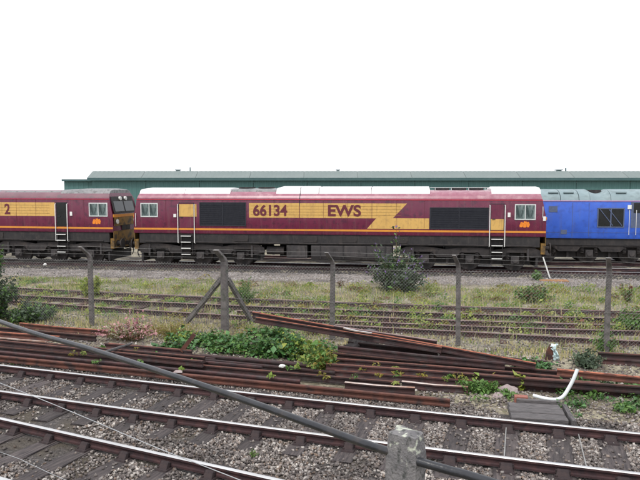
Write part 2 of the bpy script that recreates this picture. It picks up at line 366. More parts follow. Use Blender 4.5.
# ------------------------------------------------------------------ tracks
RAILP = [(-.035, -.010), (-.027, -.003), (0, 0), (.027, -.003), (.035, -.010), (.035, -.038), (.011, -.052), (.011, -.102), (.034, -.118), (.034, -.145), (-.034, -.145), (-.034, -.118), (-.011, -.102), (-.011, -.052), (-.035, -.038)]
def sweep(mb, pts, prof=RAILP, topmi=1, top_edges=(0, 1, 2, 3), roll=0.0):
    pts = [Vector(p) for p in pts]; n = len(prof); k = len(pts); vs = []
    for i, p in enumerate(pts):
        t = (pts[min(i+1, k-1)]-pts[max(i-1, 0)]).normalized()
        sd = Vector((t.y, -t.x, 0)).normalized(); up = sd.cross(t).normalized()
        if up.z < 0: up = -up
        c, s_ = math.cos(roll), math.sin(roll)
        for a, b in prof: vs.append(p+sd*(a*c-b*s_)+up*(a*s_+b*c))
    base = len(mb.v); mb.v += [tuple(v) for v in vs]
    for i in range(k-1):
        for j in range(n):
            mb.f.append([base+i*n+j, base+i*n+(j+1) % n, base+(i+1)*n+(j+1) % n, base+(i+1)*n+j]); mb.m.append(topmi if j in top_edges else 0)
    mb.f.append([base+j for j in range(n)]); mb.m.append(0)
    mb.f.append([base+(k-1)*n+j for j in range(n-1, -1, -1)]); mb.m.append(0)
    return mb
def bar_mesh(name, L, W, H, mat_, jig=.012, cracks=True):
    """a timber with worn, slightly uneven edges; long axis x, top at z=0"""
    n = 7; vs = []; prof = [(-.5, -1), (-.5, -.12), (-.44, 0), (.44, 0), (.5, -.12), (.5, -1)]
    r_ = random.Random(hash(name) % 999 if False else len(name)*7+int(L*100))
    for i in range(n):
        x = -L/2+L*i/(n-1)
        for a, b in prof:
            vs.append((x+r_.uniform(-jig, jig)*(2 if i in (0, n-1) else 1), a*W+r_.uniform(-jig, jig), b*H+r_.uniform(-jig, jig)*.35))
    m = MB(); k = len(prof)
    fs = [(i*k+j, i*k+(j+1) % k, (i+1)*k+(j+1) % k, (i+1)*k+j) for i in range(n-1) for j in range(k)]
    fs += [tuple(range(k)), tuple((n-1)*k+j for j in range(k-1, -1, -1))]
    m.add(vs, fs); return m.mesh(name, mat_)
def chair_mesh():
    m = MB()
    m.box((0, 0, .012), (.2, .36, .026), taper=.92)
    for sy in (-1, 1):
        m.add([(-.075, sy*.14, .024), (.075, sy*.14, .024), (.075, sy*.045, .024), (-.075, sy*.045, .024), (-.06, sy*.075, .1), (.06, sy*.075, .1), (.06, sy*.045, .11), (-.06, sy*.045, .11)],
              [(0, 1, 2, 3), (4, 5, 6, 7), (0, 1, 5, 4), (1, 2, 6, 5), (2, 3, 7, 6), (3, 0, 4, 7)])
        m.cyl((.07, sy*.13, .035), 'z', .017, .03, 6)
    m.box((.0, .055, .075), (.16, .035, .05))
    return m.mesh('chair', 'chair')
CHAIR = chair_mesh()
def track(name, label, pathA, pathB, sleepers, rail_mats, sl_mesh, zs, chairs=True, cat='railway track', group=None, base=None):
    """paths: lists of points; sleepers: list of (x,y,rot,[chair offsets along the sleeper])"""
    b = Vector(base if base else (sum(p[0] for p in pathA)/len(pathA), sum(p[1] for p in pathA)/len(pathA), -.2))
    t = wthing(name, label, cat, b, group=group)
    for P_ in (pathA, pathB):
        if P_: sweep(MB(), P_).build('rail', rail_mats, t)
    for (x, y, rot, offs) in sleepers:
        me = sl_mesh[int(rng.integers(len(sl_mesh)))] if isinstance(sl_mesh, list) else sl_mesh
        s = link('sleeper', me, t, Vector((x, y, zs+rng.uniform(-.006, .006)))-b, rot+rng.normal()*.012)
        if chairs and x > 1.4: s.scale = (1, 1.22, 1)
        if chairs:
            for q in offs: link('rail_chair', CHAIR, s, (q, 0, .0), PI/2)
    return t
# sleeper rectangles kept for the ballast
RECT = []
def sleepers_between(fa, fb, x0, x1, step, L=2.6, skew=0.0, clip=None):
    out = []; x = x0
    while x < x1:
        ya = fa(x); sl_ = (fa(x+.1)-fa(x-.1))/.2; ang = math.atan(sl_); nrm = Vector((math.sin(ang), -math.cos(ang)))
        lo, hi = .5, 3.0                     # foot of the near rail along the normal
        for _ in range(30):
            md = (lo+hi)/2; px = x+nrm.x*md; py = ya+nrm.y*md
            if py > fb(px): lo = md
            else: hi = md
        g = lo; c = Vector((x, ya))+nrm*(g/2)
        out.append((c.x, c.y, ang+PI/2, (g/2, -g/2)))
        x += step*math.cos(ang)
    return out
f1 = lambda x: pv(c1, x); f2 = lambda x: pv(c2, x); f3 = lambda x: pv(c3, x); f4 = lambda x: pv(c4, x)
SLM = [bar_mesh('sleeper', 2.55+.1*i, .31, .14, 'timber') for i in range(3)]
sA = sleepers_between(f1, f2, -15.6, 12.5, .76); _t = gp(549, 441, -.16); _n = min(sA, key=lambda q: (q[0]-_t.x)**2+(q[1]-_t.y)**2)
sA = sleepers_between(f1, f2, -15.6+(_t.x-_n[0]), 12.5, .76); sB = sleepers_between(f3, f4, -15.2, 7.2, .76)
# where the two roads close up, the far road's timbers keep clear of the near one's
sB = [s for s in sB if True]
pA = [(x, f1(x), 0) for x in np.arange(-16.5, 13.6, .5)]; pB = [(x, f2(x), 0) for x in np.arange(-16.5, 13.6, .5)]
pC = [(x, f3(x), 0) for x in np.arange(-8.8, 8.1, .5)]; pD = [(x, f4(x), 0) for x in np.arange(-9.4, 8.1, .5)]
sB = [s for s in sB if s[0] > -8.2]
ZS = -.171
trA = track('railway_track', 'track with polished rails on dark timber sleepers, just in front of the rusty rail pile', pA, pB, sA, ['rail_side', 'rail_top'], SLM, ZS, base=(0, 10.4, -.2))
SLS = [bar_mesh('sleeper', 2.28, .3, .14, 'timber')]
trB = track('railway_track', 'nearest track, cutting across the bottom left corner with a bright railhead', pC, pD, sB, ['rail_side', 'rail_top'], SLS, ZS, base=(-3, 9.2, -.2))
RECT = [(x, y, a, 1.32) for x, y, a, _ in sA]+[(x, y, a, 1.16) for x, y, a, _ in sB]
# stretcher rods of the points, right
for px in (517, 585):
    x = gp(px, 440, -.1).x; a = Vector((x, f1(x)-.05, -.105)); ang = math.atan((f1(x+.1)-f1(x-.1))/.2)
    nrm = Vector((math.sin(ang), -math.cos(ang), 0))
    MB().tube([a, a+nrm*1.5], .009, 6).build('stretcher_rod', 'mesh_wire', trA)

# far sidings in the weeds
ca = fit([(6, 287), (130, 292), (260, 299), (390, 303.5), (470, 306.3), (520, 308), (640, 311)])
cb = fit([(10, 294.6), (130, 299.5), (215, 304.5), (260, 306.5), (390, 311), (470, 313.3), (520, 315.2), (640, 318.5)])
cc = fit([(45, 302.7), (130, 308), (230, 315.5), (330, 320), (470, 325), (520, 327), (640, 331)])
cdd = fit([(230, 309.5), (330, 315), (390, 317.5), (470, 320.5), (520, 321.5), (640, 325)])
ce = fit([(380, 326), (470, 332), (520, 335), (640, 340)], 1)
def poly_path(c, x0, x1, z=0, dz=0): return [(x, pv(c, x), z) for x in np.arange(x0, x1, .6)]
SLO = [bar_mesh('sleeper', 2.6+.05*i, .25, .1, 'timber_old', .03) for i in range(3)]
sS = [(x, y, a, q) for x, y, a, q in sleepers_between(lambda x: pv(ca, x), lambda x: pv(cb, x), -17, 15, .75)]
track('overgrown_siding', 'rusty siding track half buried in grass, nearer the maroon locomotives', poly_path(ca, -18, 16, -.0), poly_path(cb, -18, 16, -.0), sS, ['rust_dark', 'siding_top'], SLO, -.138, False, group='overgrown sidings', base=(0, 20.5, -.2))
sS2 = [(x, y, a, q) for x, y, a, q in sleepers_between(lambda x: pv(cdd, x), lambda x: pv(ce, x), -2, 13, .72)]
track('overgrown_siding', 'rusty siding track half buried in grass, right behind the wire fence', poly_path(cdd, -2.6, 14, .0), poly_path(ce, -1.5, 14, .0), sS2, ['rust_dark', 'siding_top'], SLO, -.138, False, group='overgrown sidings', base=(5, 17.6, -.2))
sweep(MB(), [p for p in poly_path(cc, -11, 13, .0)]).build('old_rail', ['rust_dark', 'siding_top'])
tag(bpy.data.objects['old_rail'], 'single dark rail lying in the grass between the two overgrown sidings', 'rail')

# locomotive tracks
SLF = [bar_mesh('sleeper', 2.6, .26, .14, 'timber')]
def loco_track(off, s0, s1, label, mats):
    sl_ = []
    s = s0+.3
    while s < s1:
        p = lp(s, off); sl_.append((p.x, p.y, YAW+PI/2, (.755, -.755))); s += .7
    b = lp(0, off, -.2)
    return track('railway_track', label, [lp(s0, off-.753), lp(s1, off-.753)], [lp(s0, off+.753), lp(s1, off+.753)], sl_, mats, SLF, ZS, False, base=b)
loco_track(0, -42, 38, 'track carrying the two maroon locomotives, edged with pale ballast', ['rail_side', 'rail_top'])
loco_track(3.75, -5, 38, 'track carrying the blue locomotive, behind the maroon ones', ['rail_side', 'siding_top'])

# ------------------------------------------------------------------ locomotives
def shell(mb, secs, prof, mi=0, caps=True):
    """secs: list of (x, [(y,z)...]) sections of equal length"""
    k = len(secs[0][1]); base = len(mb.v)
    for x, pr in secs:
        for q in pr: mb.v.append((x if not callable(x) else x(q[1]), q[0], q[1]))
    for i in range(len(secs)-1):
        for j in range(k): mb.f.append([base+i*k+j, base+i*k+(j+1) % k, base+(i+1)*k+(j+1) % k, base+(i+1)*k+j]); mb.m.append(mi)
    if caps:
        mb.f.append([base+j for j in range(k)]); mb.m.append(mi); mb.f.append([base+(len(secs)-1)*k+j for j in range(k-1, -1, -1)]); mb.m.append(mi)
def sym(half): return [(-y, z) for y, z in half]+[(y, z) for y, z in half[::-1] if y > 0]
BODY = sym([(1.29, 1.62), (1.32, 1.70), (1.325, 2.4), (1.32, 3.24), (1.30, 3.34), (1.24, 3.46), (1.13, 3.57), (.95, 3.66), (.6, 3.73), (0, 3.75)])
def loco_body(parent, HL, paint, shoulder):
    m = MB()
    rake = lambda sgn: (lambda z: sgn*(HL-max(0, z-2.55)*.24))
    shell(m, [(rake(-1), BODY), (-HL+.9, BODY), (-HL*.5, BODY), (0, BODY), (HL*.5, BODY), (HL-.9, BODY), (rake(1), BODY)], None)
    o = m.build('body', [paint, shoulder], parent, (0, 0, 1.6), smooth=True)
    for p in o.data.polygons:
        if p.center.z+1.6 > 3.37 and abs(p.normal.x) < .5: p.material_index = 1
    return o
def hood(parent, x0, x1, top, mat_, sl0=.12, sl1=.12, w=1.12, base=3.575, name='roof_panel'):
    prof = sym([(w, base), (w-.16, base+(top-base)*.75), (w-.3, top-.045), (0, top)])
    lowp = sym([(w, base), (w-.1, base+(top-base)*.5), (w-.3, base+(top-base)*.72), (0, base+(top-base)*.76)])
    m = MB(); shell(m, [(x0, [(a, min(b, base+.02)) if False else (a, b) for a, b in lowp]), (x0+sl0, prof), (x1-sl1, prof), (x1, lowp)], None)
    return m.build(name, mat_, parent, smooth=True)
SIDE = -1.325
def side_poly(parent, name, poly, mat_, proud=.004, origin=None, thick=.02):
    m = MB(); m.prism(poly, 'y', SIDE-proud, SIDE+thick); return m.build(name, mat_, parent)
def cab_window(parent, x0, x1, z0, z1, split=.5):
    fr = .05; y = SIDE-.012; m = MB()
    xm = x0+(x1-x0)*split
    for a, b, c, d in ((x0, x1, z1-fr, z1), (x0, x1, z0, z0+fr), (x0, x0+fr, z0+fr, z1-fr), (x1-fr, x1, z0+fr, z1-fr), (xm-fr*.4, xm+fr*.4, z0+fr, z1-fr)):
        m.box(((a+b)/2, y+.01, (c+d)/2), (b-a, .04, d-c))
    w_ = m.build('cab_window', 'grey_frame', parent); L0 = w_.location
    for a, b in ((x0+fr, xm-fr*.4), (xm+fr*.4, x1-fr)):
        g = MB(); g.box(((a+b)/2-L0.x, SIDE+.0-L0.y, (z0+z1)/2-L0.z), (b-a, .016, z1-z0-2*fr)); g.build('pane', 'glass', w_)
def grille(parent, x0, x1, z0, z1, splits=1):
    m = MB(); n = int((x1-x0)/.075)
    m.box(((x0+x1)/2, SIDE+.002, (z0+z1)/2), (x1-x0, .012, z1-z0))
    g = m.build('grille', 'grille', parent); L0 = g.location
    lv = MB(); k = int((z1-z0-.08)/.045)
    for i in range(k):
        z = z0+.05+(z1-z0-.1)*(i+.5)/k
        lv.box(((x0+x1)/2-L0.x, SIDE-.012-L0.y, z-L0.z), (x1-x0-.08, .03, .012), rot=Matrix.Rotation(R(35), 3, 'X'))
    tag(lv.build('louvre', 'grille', g), kind='stuff')
    fr = MB()
    for i in range(splits+2):
        x = x0+(x1-x0)*i/(splits+1); fr.box((x-L0.x, SIDE-.014-L0.y, (z0+z1)/2-L0.z), (.035, .032, z1-z0))
    for z in (z0, z1): fr.box(((x0+x1)/2-L0.x, SIDE-.012-L0.y, z-L0.z), (x1-x0+.03, .03, .03))
    fr.build('grille_frame', 'grille', g)
def door(parent, x0, x1, gold, body_mat, dark=False):
    m = MB(); m.box(((x0+x1)/2, SIDE+.006, 2.5), (x1-x0-.14, .03, 1.2)); d = m.build('cab_door', 'dark_glass' if dark else body_mat, parent); L0 = d.location
    e = MB()
    for x in (x0+.06, x1-.06): e.box((x-L0.x, SIDE-.006-L0.y, 2.5-L0.z), (.025, .02, 1.24))
    e.box(((x0+x1)/2-L0.x, SIDE-.006-L0.y, 3.115-L0.z), (x1-x0-.1, .02, .025)); e.build('door_seal', 'grille', d)
    if gold:
        g = MB(); g.box(((x0+x1)/2-L0.x, SIDE-.013-L0.y, (gold[0]+gold[1])/2-L0.z), (x1-x0-.15, .008, gold[1]-gold[0])); g.build('gold_panel', 'gold', d)
    h = MB(); h.box((x0+.2-L0.x, SIDE-.03-L0.y, 2.42-L0.z), (.14, .03, .035)); h.build('door_handle', 'grille', d)
    for x in (x0+.02, x1-.02):
        t = MB(); y = SIDE-.075
        t.tube([(x, SIDE, 3.05), (x, y, 3.04), (x, y, 2.95), (x, y, 1.95), (x, y, 1.16), (x, SIDE+.05, 1.14)], .02, 6); t.build('handrail', 'white', parent, smooth=True)
    for z, wd in ((1.5, .52), (1.2, .5), (.9, .48), (.6, .46)):
        s = MB(); s.box(((x0+x1)/2, SIDE-.03, z), (wd, .22, .03)); s.box(((x0+x1)/2, SIDE-.143, z), (wd, .012, .04), 1); s.build('step', ['bogie', 'white'], parent)
    b = MB()
    for x in ((x0+x1)/2-.27, (x0+x1)/2+.27): b.box((x, SIDE+.05, 1.05), (.03, .1, .98))
    b.build('step_bracket', 'black', parent)
def wheel_mesh():
    m = MB(); pr = [(.05, -.07), (.16, -.07), (.2, -.05), (.42, -.02), (.47, -.06), (.53, -.065), (.535, .05), (.56, .065), (.56, .09), (.45, .09), (.1, .07)]
    n = 28
    for a in range(n):
        for r_, y in pr: m.v.append((r_*math.cos(2*PI*a/n), y, r_*math.sin(2*PI*a/n)))
    k = len(pr)
    for a in range(n):
        for j in range(k-1): m.f.append([a*k+j, a*k+j+1, ((a+1) % n)*k+j+1, ((a+1) % n)*k+j]); m.m.append(0)
    m.f.append([a*k for a in range(n)]); m.m.append(0)
    return m.mesh('wheel', 'bogie', smooth=True)
WHEEL = wheel_mesh()
def side_frame_mesh(sg):
    top = [(-3.25, .72), (-3.2, .95), (-2.95, 1.08), (-2.3, 1.12), (-1.6, 1.06), (-1.1, .98), (-.6, 1.05), (0, 1.09), (.6, 1.05), (1.1, .98), (1.6, 1.06), (2.3, 1.12), (2.95, 1.08), (3.2, .95), (3.25, .72)]
    bot = [(2.75, .62), (2.55, .86), (1.75, .86), (1.5, .62), (.6, .62), (.42, .84), (-.42, .84), (-.6, .62), (-1.5, .62), (-1.75, .86), (-2.55, .86), (-2.75, .62)]
    m = MB(); m.prism(top+bot, 'y', -.06*1, .06); return m.mesh('side_frame', 'bogie')
SF = side_frame_mesh(1)
def bogie(parent, xc):
    b = link('bogie', MB().box((0, 0, .55), (5.6, 1.5, .55)).box((0, 0, .95), (2.2, 2.0, .3)).mesh('bogie', 'black'), parent, (xc, 0, 0))
    for sg in (-1, 1): link('side_frame', SF, b, (0, sg*1.12, 0))
    for ax in (-2.05, 0, 2.05):
        for sg in (-1, 1):
            wo = link('wheel', WHEEL, b, (ax, sg*.79, .53), 0 if sg < 0 else PI)
            a = MB(); a.box((ax, sg*1.16, .53), (.36, .16, .34)); a.cyl((ax, sg*1.25, .53), 'y', .13, .07, 14); a.build('axle_box', 'tank', b)
            for q in (-.33, .33):
                s = MB()
                pts = [(ax+q+.075*math.cos(t_*.9), sg*1.14+.075*math.sin(t_*.9), .52+.36*t_/34) for t_ in range(35)]
                s.tube(pts, .018, 5, 0, False); s.build('coil_spring', 'bogie', b)
    for x in (-3.05, 3.05, -1.02, 1.02):
        s = MB(); s.box((x, -.98, .55), (.1, .12, .5)); s.tube([(x, -1.02, 1.0), (x, -1.02, .7), (x+.08, -1.0, .4)], .03, 6); s.build('brake_rigging', 'bogie', b)
    for x, tx in ((-2.62, .35), (2.62, -.35)):
        s = MB(); s.tube([(x, -1.2, 1.05), (x, -1.22, .5)], .055, 10); s.build('damper', 'tank', b)
def text_part(parent, body, x0, x1, z0, z1, y, mat_, bold=.02, name='lettering'):
    cu = bpy.data.curves.new('t', 'FONT'); cu.body = body; cu.size = 1; cu.offset = bold; cu.extrude = .004
    ob = bpy.data.objects.new('t', cu); COL.objects.link(ob)
    dg = bpy.context.evaluated_depsgraph_get(); me = bpy.data.meshes.new_from_object(ob.evaluated_get(dg))
    bpy.data.objects.remove(ob); bpy.data.curves.remove(cu)
    a = np.zeros(len(me.vertices)*3); me.vertices.foreach_get('co', a); a = a.reshape(-1, 3)
    mn, mxx = a.min(0), a.max(0); b = np.zeros_like(a)
    b[:, 0] = (a[:, 0]-mn[0])/(mxx[0]-mn[0])*(x1-x0); b[:, 2] = (a[:, 1]-mn[1])/(mxx[1]-mn[1])*(z1-z0); b[:, 1] = -a[:, 2]
    me.vertices.foreach_set('co', b.ravel()); me.materials.clear(); me.materials.append(M[mat_]); me.update(); me.name = name
    return link(name, me, parent, (x0, y, z0))
def emblem(parent, xc, zc, s=1.0):
    """three animal-head profiles side by side in orange"""
    pl = [(-.24, -.12), (-.25, -.02), (-.2, .02), (-.22, .07), (-.15, .12), (-.1, .1), (-.07, .06), (-.04, .12), (-.02, .17), (.01, .13), (.05, .13), (.06, .18), (.09, .12), (.12, .1), (.17, .13), (.22, .09), (.24, .03), (.26, -.03), (.22, -.06), (.23, -.12), (.14, -.13), (.1, -.09), (.05, -.14), (-.05, -.14), (-.08, -.09), (-.14, -.13)]
    o = side_poly(parent, 'emblem', [(xc+a*s*.95, zc+b*s*1.05) for a, b in pl], 'orange', .006)
    d = MB()
    for a, b in ((-.13, .03), (.02, .04), (.16, .03)): d.box((xc+a*s-o.location.x, SIDE-.0085-o.location.y, zc+b*s-o.location.z), (.022*s, .005, .018*s))
    for a in (-.07, .085): d.box((xc+a*s-o.location.x, SIDE-.0085-o.location.y, zc-.05*s-o.location.z), (.006*s, .005, .1*s))
    d.build('emblem_lines', 'maroon_text', o)
def cab_front(parent, sg, HL):
    X = sg*(HL+.006)
    def fbox(name, y0, y1, z0, z1, mat_, dx=.02, rk=0.0, par=parent, off=(0, 0, 0)):
        m = MB(); vs = []
        for z in (z0, z1):
            x = X-sg*max(0, z-2.55)*.24
            for xx in (x-sg*.02, x+sg*dx):
                for y in (y0, y1): vs.append((xx, y, z))
        m.add(vs, [(0, 1, 3, 2), (4, 5, 7, 6), (0, 1, 5, 4), (1, 3, 7, 5), (3, 2, 6, 7), (2, 0, 4, 6)]); return m.build(name, mat_, par)
    fbox('front_panel', -1.2, 1.2, 1.95, 2.5, 'dirty_yellow'); fbox('front_centre', -.42, .42, 1.7, 1.94, 'black', .03)
    fbox('front_skirt', -1.28, 1.28, 1.2, 1.69, 'dirty_yellow', .01); fbox('warning_band', -1.28, 1.28, 2.38, 2.52, 'orange_stripe', .03)
    fbox('window_surround', -1.15, 1.15, 2.58, 3.42, 'black', .012)
    for a, b in ((-1.02, -.06), (.06, 1.02)):
        ws = fbox('windscreen', a, b, 2.66, 3.18, 'dark_glass', .022)
    for y in (-.28, .28): m = MB(); m.cyl((X-sg*.15, y, 3.32), 'x', .1, .12, 14); m.build('headlight', 'lamp', parent, smooth=True)
    for y in (-.92, .92):
        m = MB(); m.cyl((X+sg*.03, y, 2.15), 'x', .12, .05, 14); m.build('marker_light', 'lamp', parent, smooth=True)
        m = MB(); m.cyl((X+sg*.1, y*.95, 1.06), 'x', .1, .3, 12); m.cyl((X+sg*.26, y*.95, 1.06), 'x', .24, .05, 18); m.cyl((X-sg*.03, y*.95, 1.06), 'x', .17, .08, 12); m.build('buffer', 'bogie', parent, smooth=True)
    m = MB(); m.box((X-sg*.1, 0, 1.06), (.2, 2.5, .5)); m.build('buffer_beam', 'dirty_yellow', parent)
    m = MB(); m.tube([(X, 0, 1.0), (X+sg*.18, 0, .95), (X+sg*.24, 0, .7), (X+sg*.2, 0, .5)], .045, 8); m.box((X+sg*.05, 0, 1.02), (.2, .16, .2)); m.build('coupling_hook', 'bogie', parent)
    for y in (-.55, .5):
        m = MB(); m.tube([(X, y, .95), (X+sg*.12, y, .85), (X+sg*.16, y, .55), (X+sg*.08, y, .35)], .025, 6); m.build('air_hose', 'black', parent)
    m = MB(); m.box((X-sg*.35, 0, .42), (.1, 2.3, .42)); m.build('obstacle_deflector', 'black', parent)

HL = 9.87
def diesel(label, loc, yaw, main):
    L = thing('locomotive', label, 'locomotive', loc, yaw, group='maroon and gold locomotives coupled in line')
    loco_body(L, HL, 'maroon', 'maroon_sheen' if main else 'maroon_grimy')
    # gutter coloured with its bright red highlight, and orange stripe along the near side (and far side gutter)
    for sg in (-1, 1): MB().box((0, sg*1.326, 3.29), (2*HL-.35, .035, .03)).build('gutter', 'gutter_glint', L)
    side_poly(L, 'orange_stripe', [(-HL+.01, 1.79), (HL-.01, 1.79), (HL-.01, 1.88), (-HL+.01, 1.88)], 'orange_stripe', .005)
    m = MB(); m.box((0, 0, 1.38), (2*HL-.5, 2.5, .5)); m.build('solebar', 'black', L)
    for x in (-6.5, 6.5): bogie(L, x)
    # tanks and boxes between the bogies
    m = MB(); m.prism([(-1.22, .42), (-1.3, .6), (-1.3, 1.05), (-1.2, 1.12), (1.2, 1.12), (1.3, 1.05), (1.3, .6), (1.22, .42), (.9, .3), (-.9, .3)], 'x', -.95, 2.9); m.build('fuel_tank', 'tank', L)
    for x in (-.5, .6, 1.7, 2.6):
        m = MB(); m.box((x, -1.305, .78), (.05, .03, .62)); m.build('tank_strap', 'black', L)
    m = MB(); m.box((-1.65, -.85, .78), (1.0, .85, .62)); m.box((-1.65, -1.29, .78), (.85, .04, .5)); m.build('battery_box', 'tank', L)
    m = MB(); m.cyl((-2.75, -.95, .8), 'x', .2, .85, 16); m.cyl((-2.75, -.5, .8), 'x', .2, .85, 16); m.build('air_reservoir', 'bogie', L, smooth=True)
    m = MB(); m.box((0, .75, .75), (5.6, .9, .7)); m.build('equipment_box', 'black', L)
    m = MB()
    m.tube([(-9.3, -1.27, 1.2), (-3, -1.28, 1.18), (3, -1.28, 1.2), (9.3, -1.27, 1.18)], .03, 6); m.build('air_pipe', 'bogie', L)
    for x in (-4.4, -1.0, .9, 3.3):
        m = MB(); m.box((x, -1.262, 1.4), (.7, .04, .3)); m.build('solebar_box', 'bogie', L)
    cab_front(L, 1, HL); cab_front(L, -1, HL)
    # roof
    rm = 'roof_white' if main else 'roof_dark'
    if main:
        hood(L, -9.62, -7.3, 3.87, rm, .22, .015); hood(L, -7.285, -4.98, 3.87, rm, .015, .03)
        h = hood(L, -4.93, -2.75, 3.84, 'roof_dark', .25, .2, w=1.0, name='radiator_hood')
        for x in (-4.4, -3.4): m = MB(); m.cyl((x, 0, 3.85), 'z', .42, .1, 20); m.build('roof_fan', 'black', L)
        hood(L, -2.68, -1.52, 3.94, rm, .2, .02); hood(L, -1.49, -.62, 3.94, rm, .02, .06)
        hood(L, -.59, 1.9, 3.92, rm, .03, .015); hood(L, 1.915, 4.64, 3.92, rm, .015, .02)
        m = MB(); m.tube([(-1.5, -1.325, 3.0), (-1.5, -1.33, 3.3), (-1.5, -1.15, 3.6)], .016, 6); m.build('drain_pipe', 'grille', L)
        hood(L, 7.45, 9.64, 3.91, rm, .06, .03)
        for x in (5.25, 6.05, 6.85): m = MB(); m.cyl((x, .1, 3.76), 'z', .36, .16, 24); m.build('roof_fan', 'black', L)
        for x in (4.9, 5.65, 6.45, 7.2): m = MB(); m.tube([(x, -.7, 3.66), (x, -.7, 3.86), (x, .7, 3.86)], .015, 6); m.build('fan_guard', 'grey_frame', L)
        m = MB(); m.tube([(4.66, -.7, 3.86), (7.42, -.7, 3.86)], .015, 6); m.build('roof_rail', 'grey_frame', L)
    else:
        hood(L, 6.9, 9.62, 3.83, rm, .9, .1); hood(L, 3.4, 6.8, 3.74, rm, .3, .1, base=3.5); hood(L, -4.6, 3.3, 3.76, rm, base=3.5); hood(L, -9.6, -4.7, 3.83, rm)
    # side
    if main:
        cab_window(L, -9.5, -8.6, 2.42, 3.11)
        door(L, -7.58, -6.7, (2.45, 3.06), 'maroon'); door(L, 7.34, 8.06, (1.92, 2.42), 'maroon')
        side_poly(L, 'gold_patch', [(-6.72, 2.45), (-6.62, 2.45), (-6.62, 3.06), (-6.72, 3.06)], 'gold')
        grille(L, -6.45, -4.15, 2.02, 3.14, 1); grille(L, 4.66, 7.3, 1.95, 2.93, 1)
        cab_window(L, 8.47, 9.4, 2.39, 3.11)
        gb = side_poly(L, 'gold_band', [(-3.98, 2.42), (-3.98, 3.12), (3.59, 3.12), (2.94, 2.43), (4.62, 2.43), (4.62, 1.93), (1.73, 1.93), (2.16, 2.42)], 'gold')
        for z in (2.56, 2.7, 2.84, 2.98):
            q = MB(); q.box((-.3-gb.location.x, SIDE-.0055-gb.location.y, z-gb.location.z), (7.2, .003, .012)); q.build('panel_seam', 'dirty_yellow', gb)
        for x in (-8.2, -5.3, -2.75, -.35, .8, 1.95, 3.1, 4.4, 5.98):
            q = MB(); q.box((x, SIDE-.0065, 3.2 if x in (-5.3, 5.98) else 2.62), (.01, .005, .12 if x in (-5.3, 5.98) else 1.3)); q.build('panel_joint', 'maroon_text', L)
        for x in (-1.5,):
            q = MB(); q.box((x, SIDE-.007, 2.55), (.025, .006, 1.3)); q.build('panel_joint', 'maroon_text', L)
        text_part(L, '66134', -3.78, -2.1, 2.5, 3.05, SIDE-.012, 'maroon_text', .03, 'running_number')
        text_part(L, 'EWS', -.13, 1.44, 2.5, 3.05, SIDE-.012, 'maroon_text', .03, 'company_lettering')
        emblem(L, 8.92, 2.18, .95)
        for x, z in ((8.22, 2.62), (9.78, 2.45)):
            q = MB(); q.box((x, SIDE-.02, z), (.12, .05, .2)); q.build('data_plate', 'white', L)
        q = MB(); q.box((-7.72, SIDE-.02, 2.5), (.14, .05, .16)); q.build('data_plate', 'white', L)
        m = MB(); m.tube([(-9.75, SIDE-.03, 2.6), (-9.75, SIDE-.06, 2.3), (-9.75, SIDE-.03, 1.95)], .016, 6); m.build('handrail', 'white', L)
        m = MB(); m.tube([(9.7, SIDE-.03, 3.0), (9.7, SIDE-.06, 2.8), (9.7, SIDE-.03, 2.5)], .016, 6); m.build('handrail', 'grey_frame', L)
    else:
        cab_window(L, 8.58, 9.6, 2.42, 3.11); door(L, 6.72, 7.42, None, 'maroon', dark=True)
        cab_window(L, -9.5, -8.6, 2.42, 3.11)
        gb = side_poly(L, 'gold_band', [(-3.98, 2.42), (-3.98, 3.12), (6.68, 3.12), (6.68, 2.42)], 'gold')
        for z in (2.56, 2.7, 2.84, 2.98):
            q = MB(); q.box((1.2-gb.location.x, SIDE-.0055-gb.location.y, z-gb.location.z), (10.4, .003, .012)); q.build('panel_seam', 'dirty_yellow', gb)
        for x in (5.6, 4.5, 3.2, 1.8, 8.3):
            q = MB(); q.box((x, SIDE-.0065, 2.62), (.01, .005, 1.3)); q.build('panel_joint', 'maroon_text', L)
        text_part(L, '2', 3.82, 4.14, 2.5, 3.05, SIDE-.012, 'maroon_text', .03, 'running_number')
        emblem(L, 8.98, 2.17, .95); grille(L, -6.45, -4.15, 2.02, 3.14, 1)
        q = MB(); q.box((7.6, SIDE-.02, 2.55), (.12, .05, .2)); q.build('data_plate', 'white', L)
    return L
L1 = diesel('maroon and gold diesel locomotive numbered 66134, in the middle of the line', MAIN, YAW, True)
YL = R(-10.5); UL = Vector((math.cos(YL), math.sin(YL), 0)); NL = Vector((-math.sin(YL), math.cos(YL), 0))
end = lp(-10.97, 0.12)
L2 = diesel('maroon locomotive with grimy dark roof and yellow nose, cut by the left edge', end-UL*HL, YL, False)

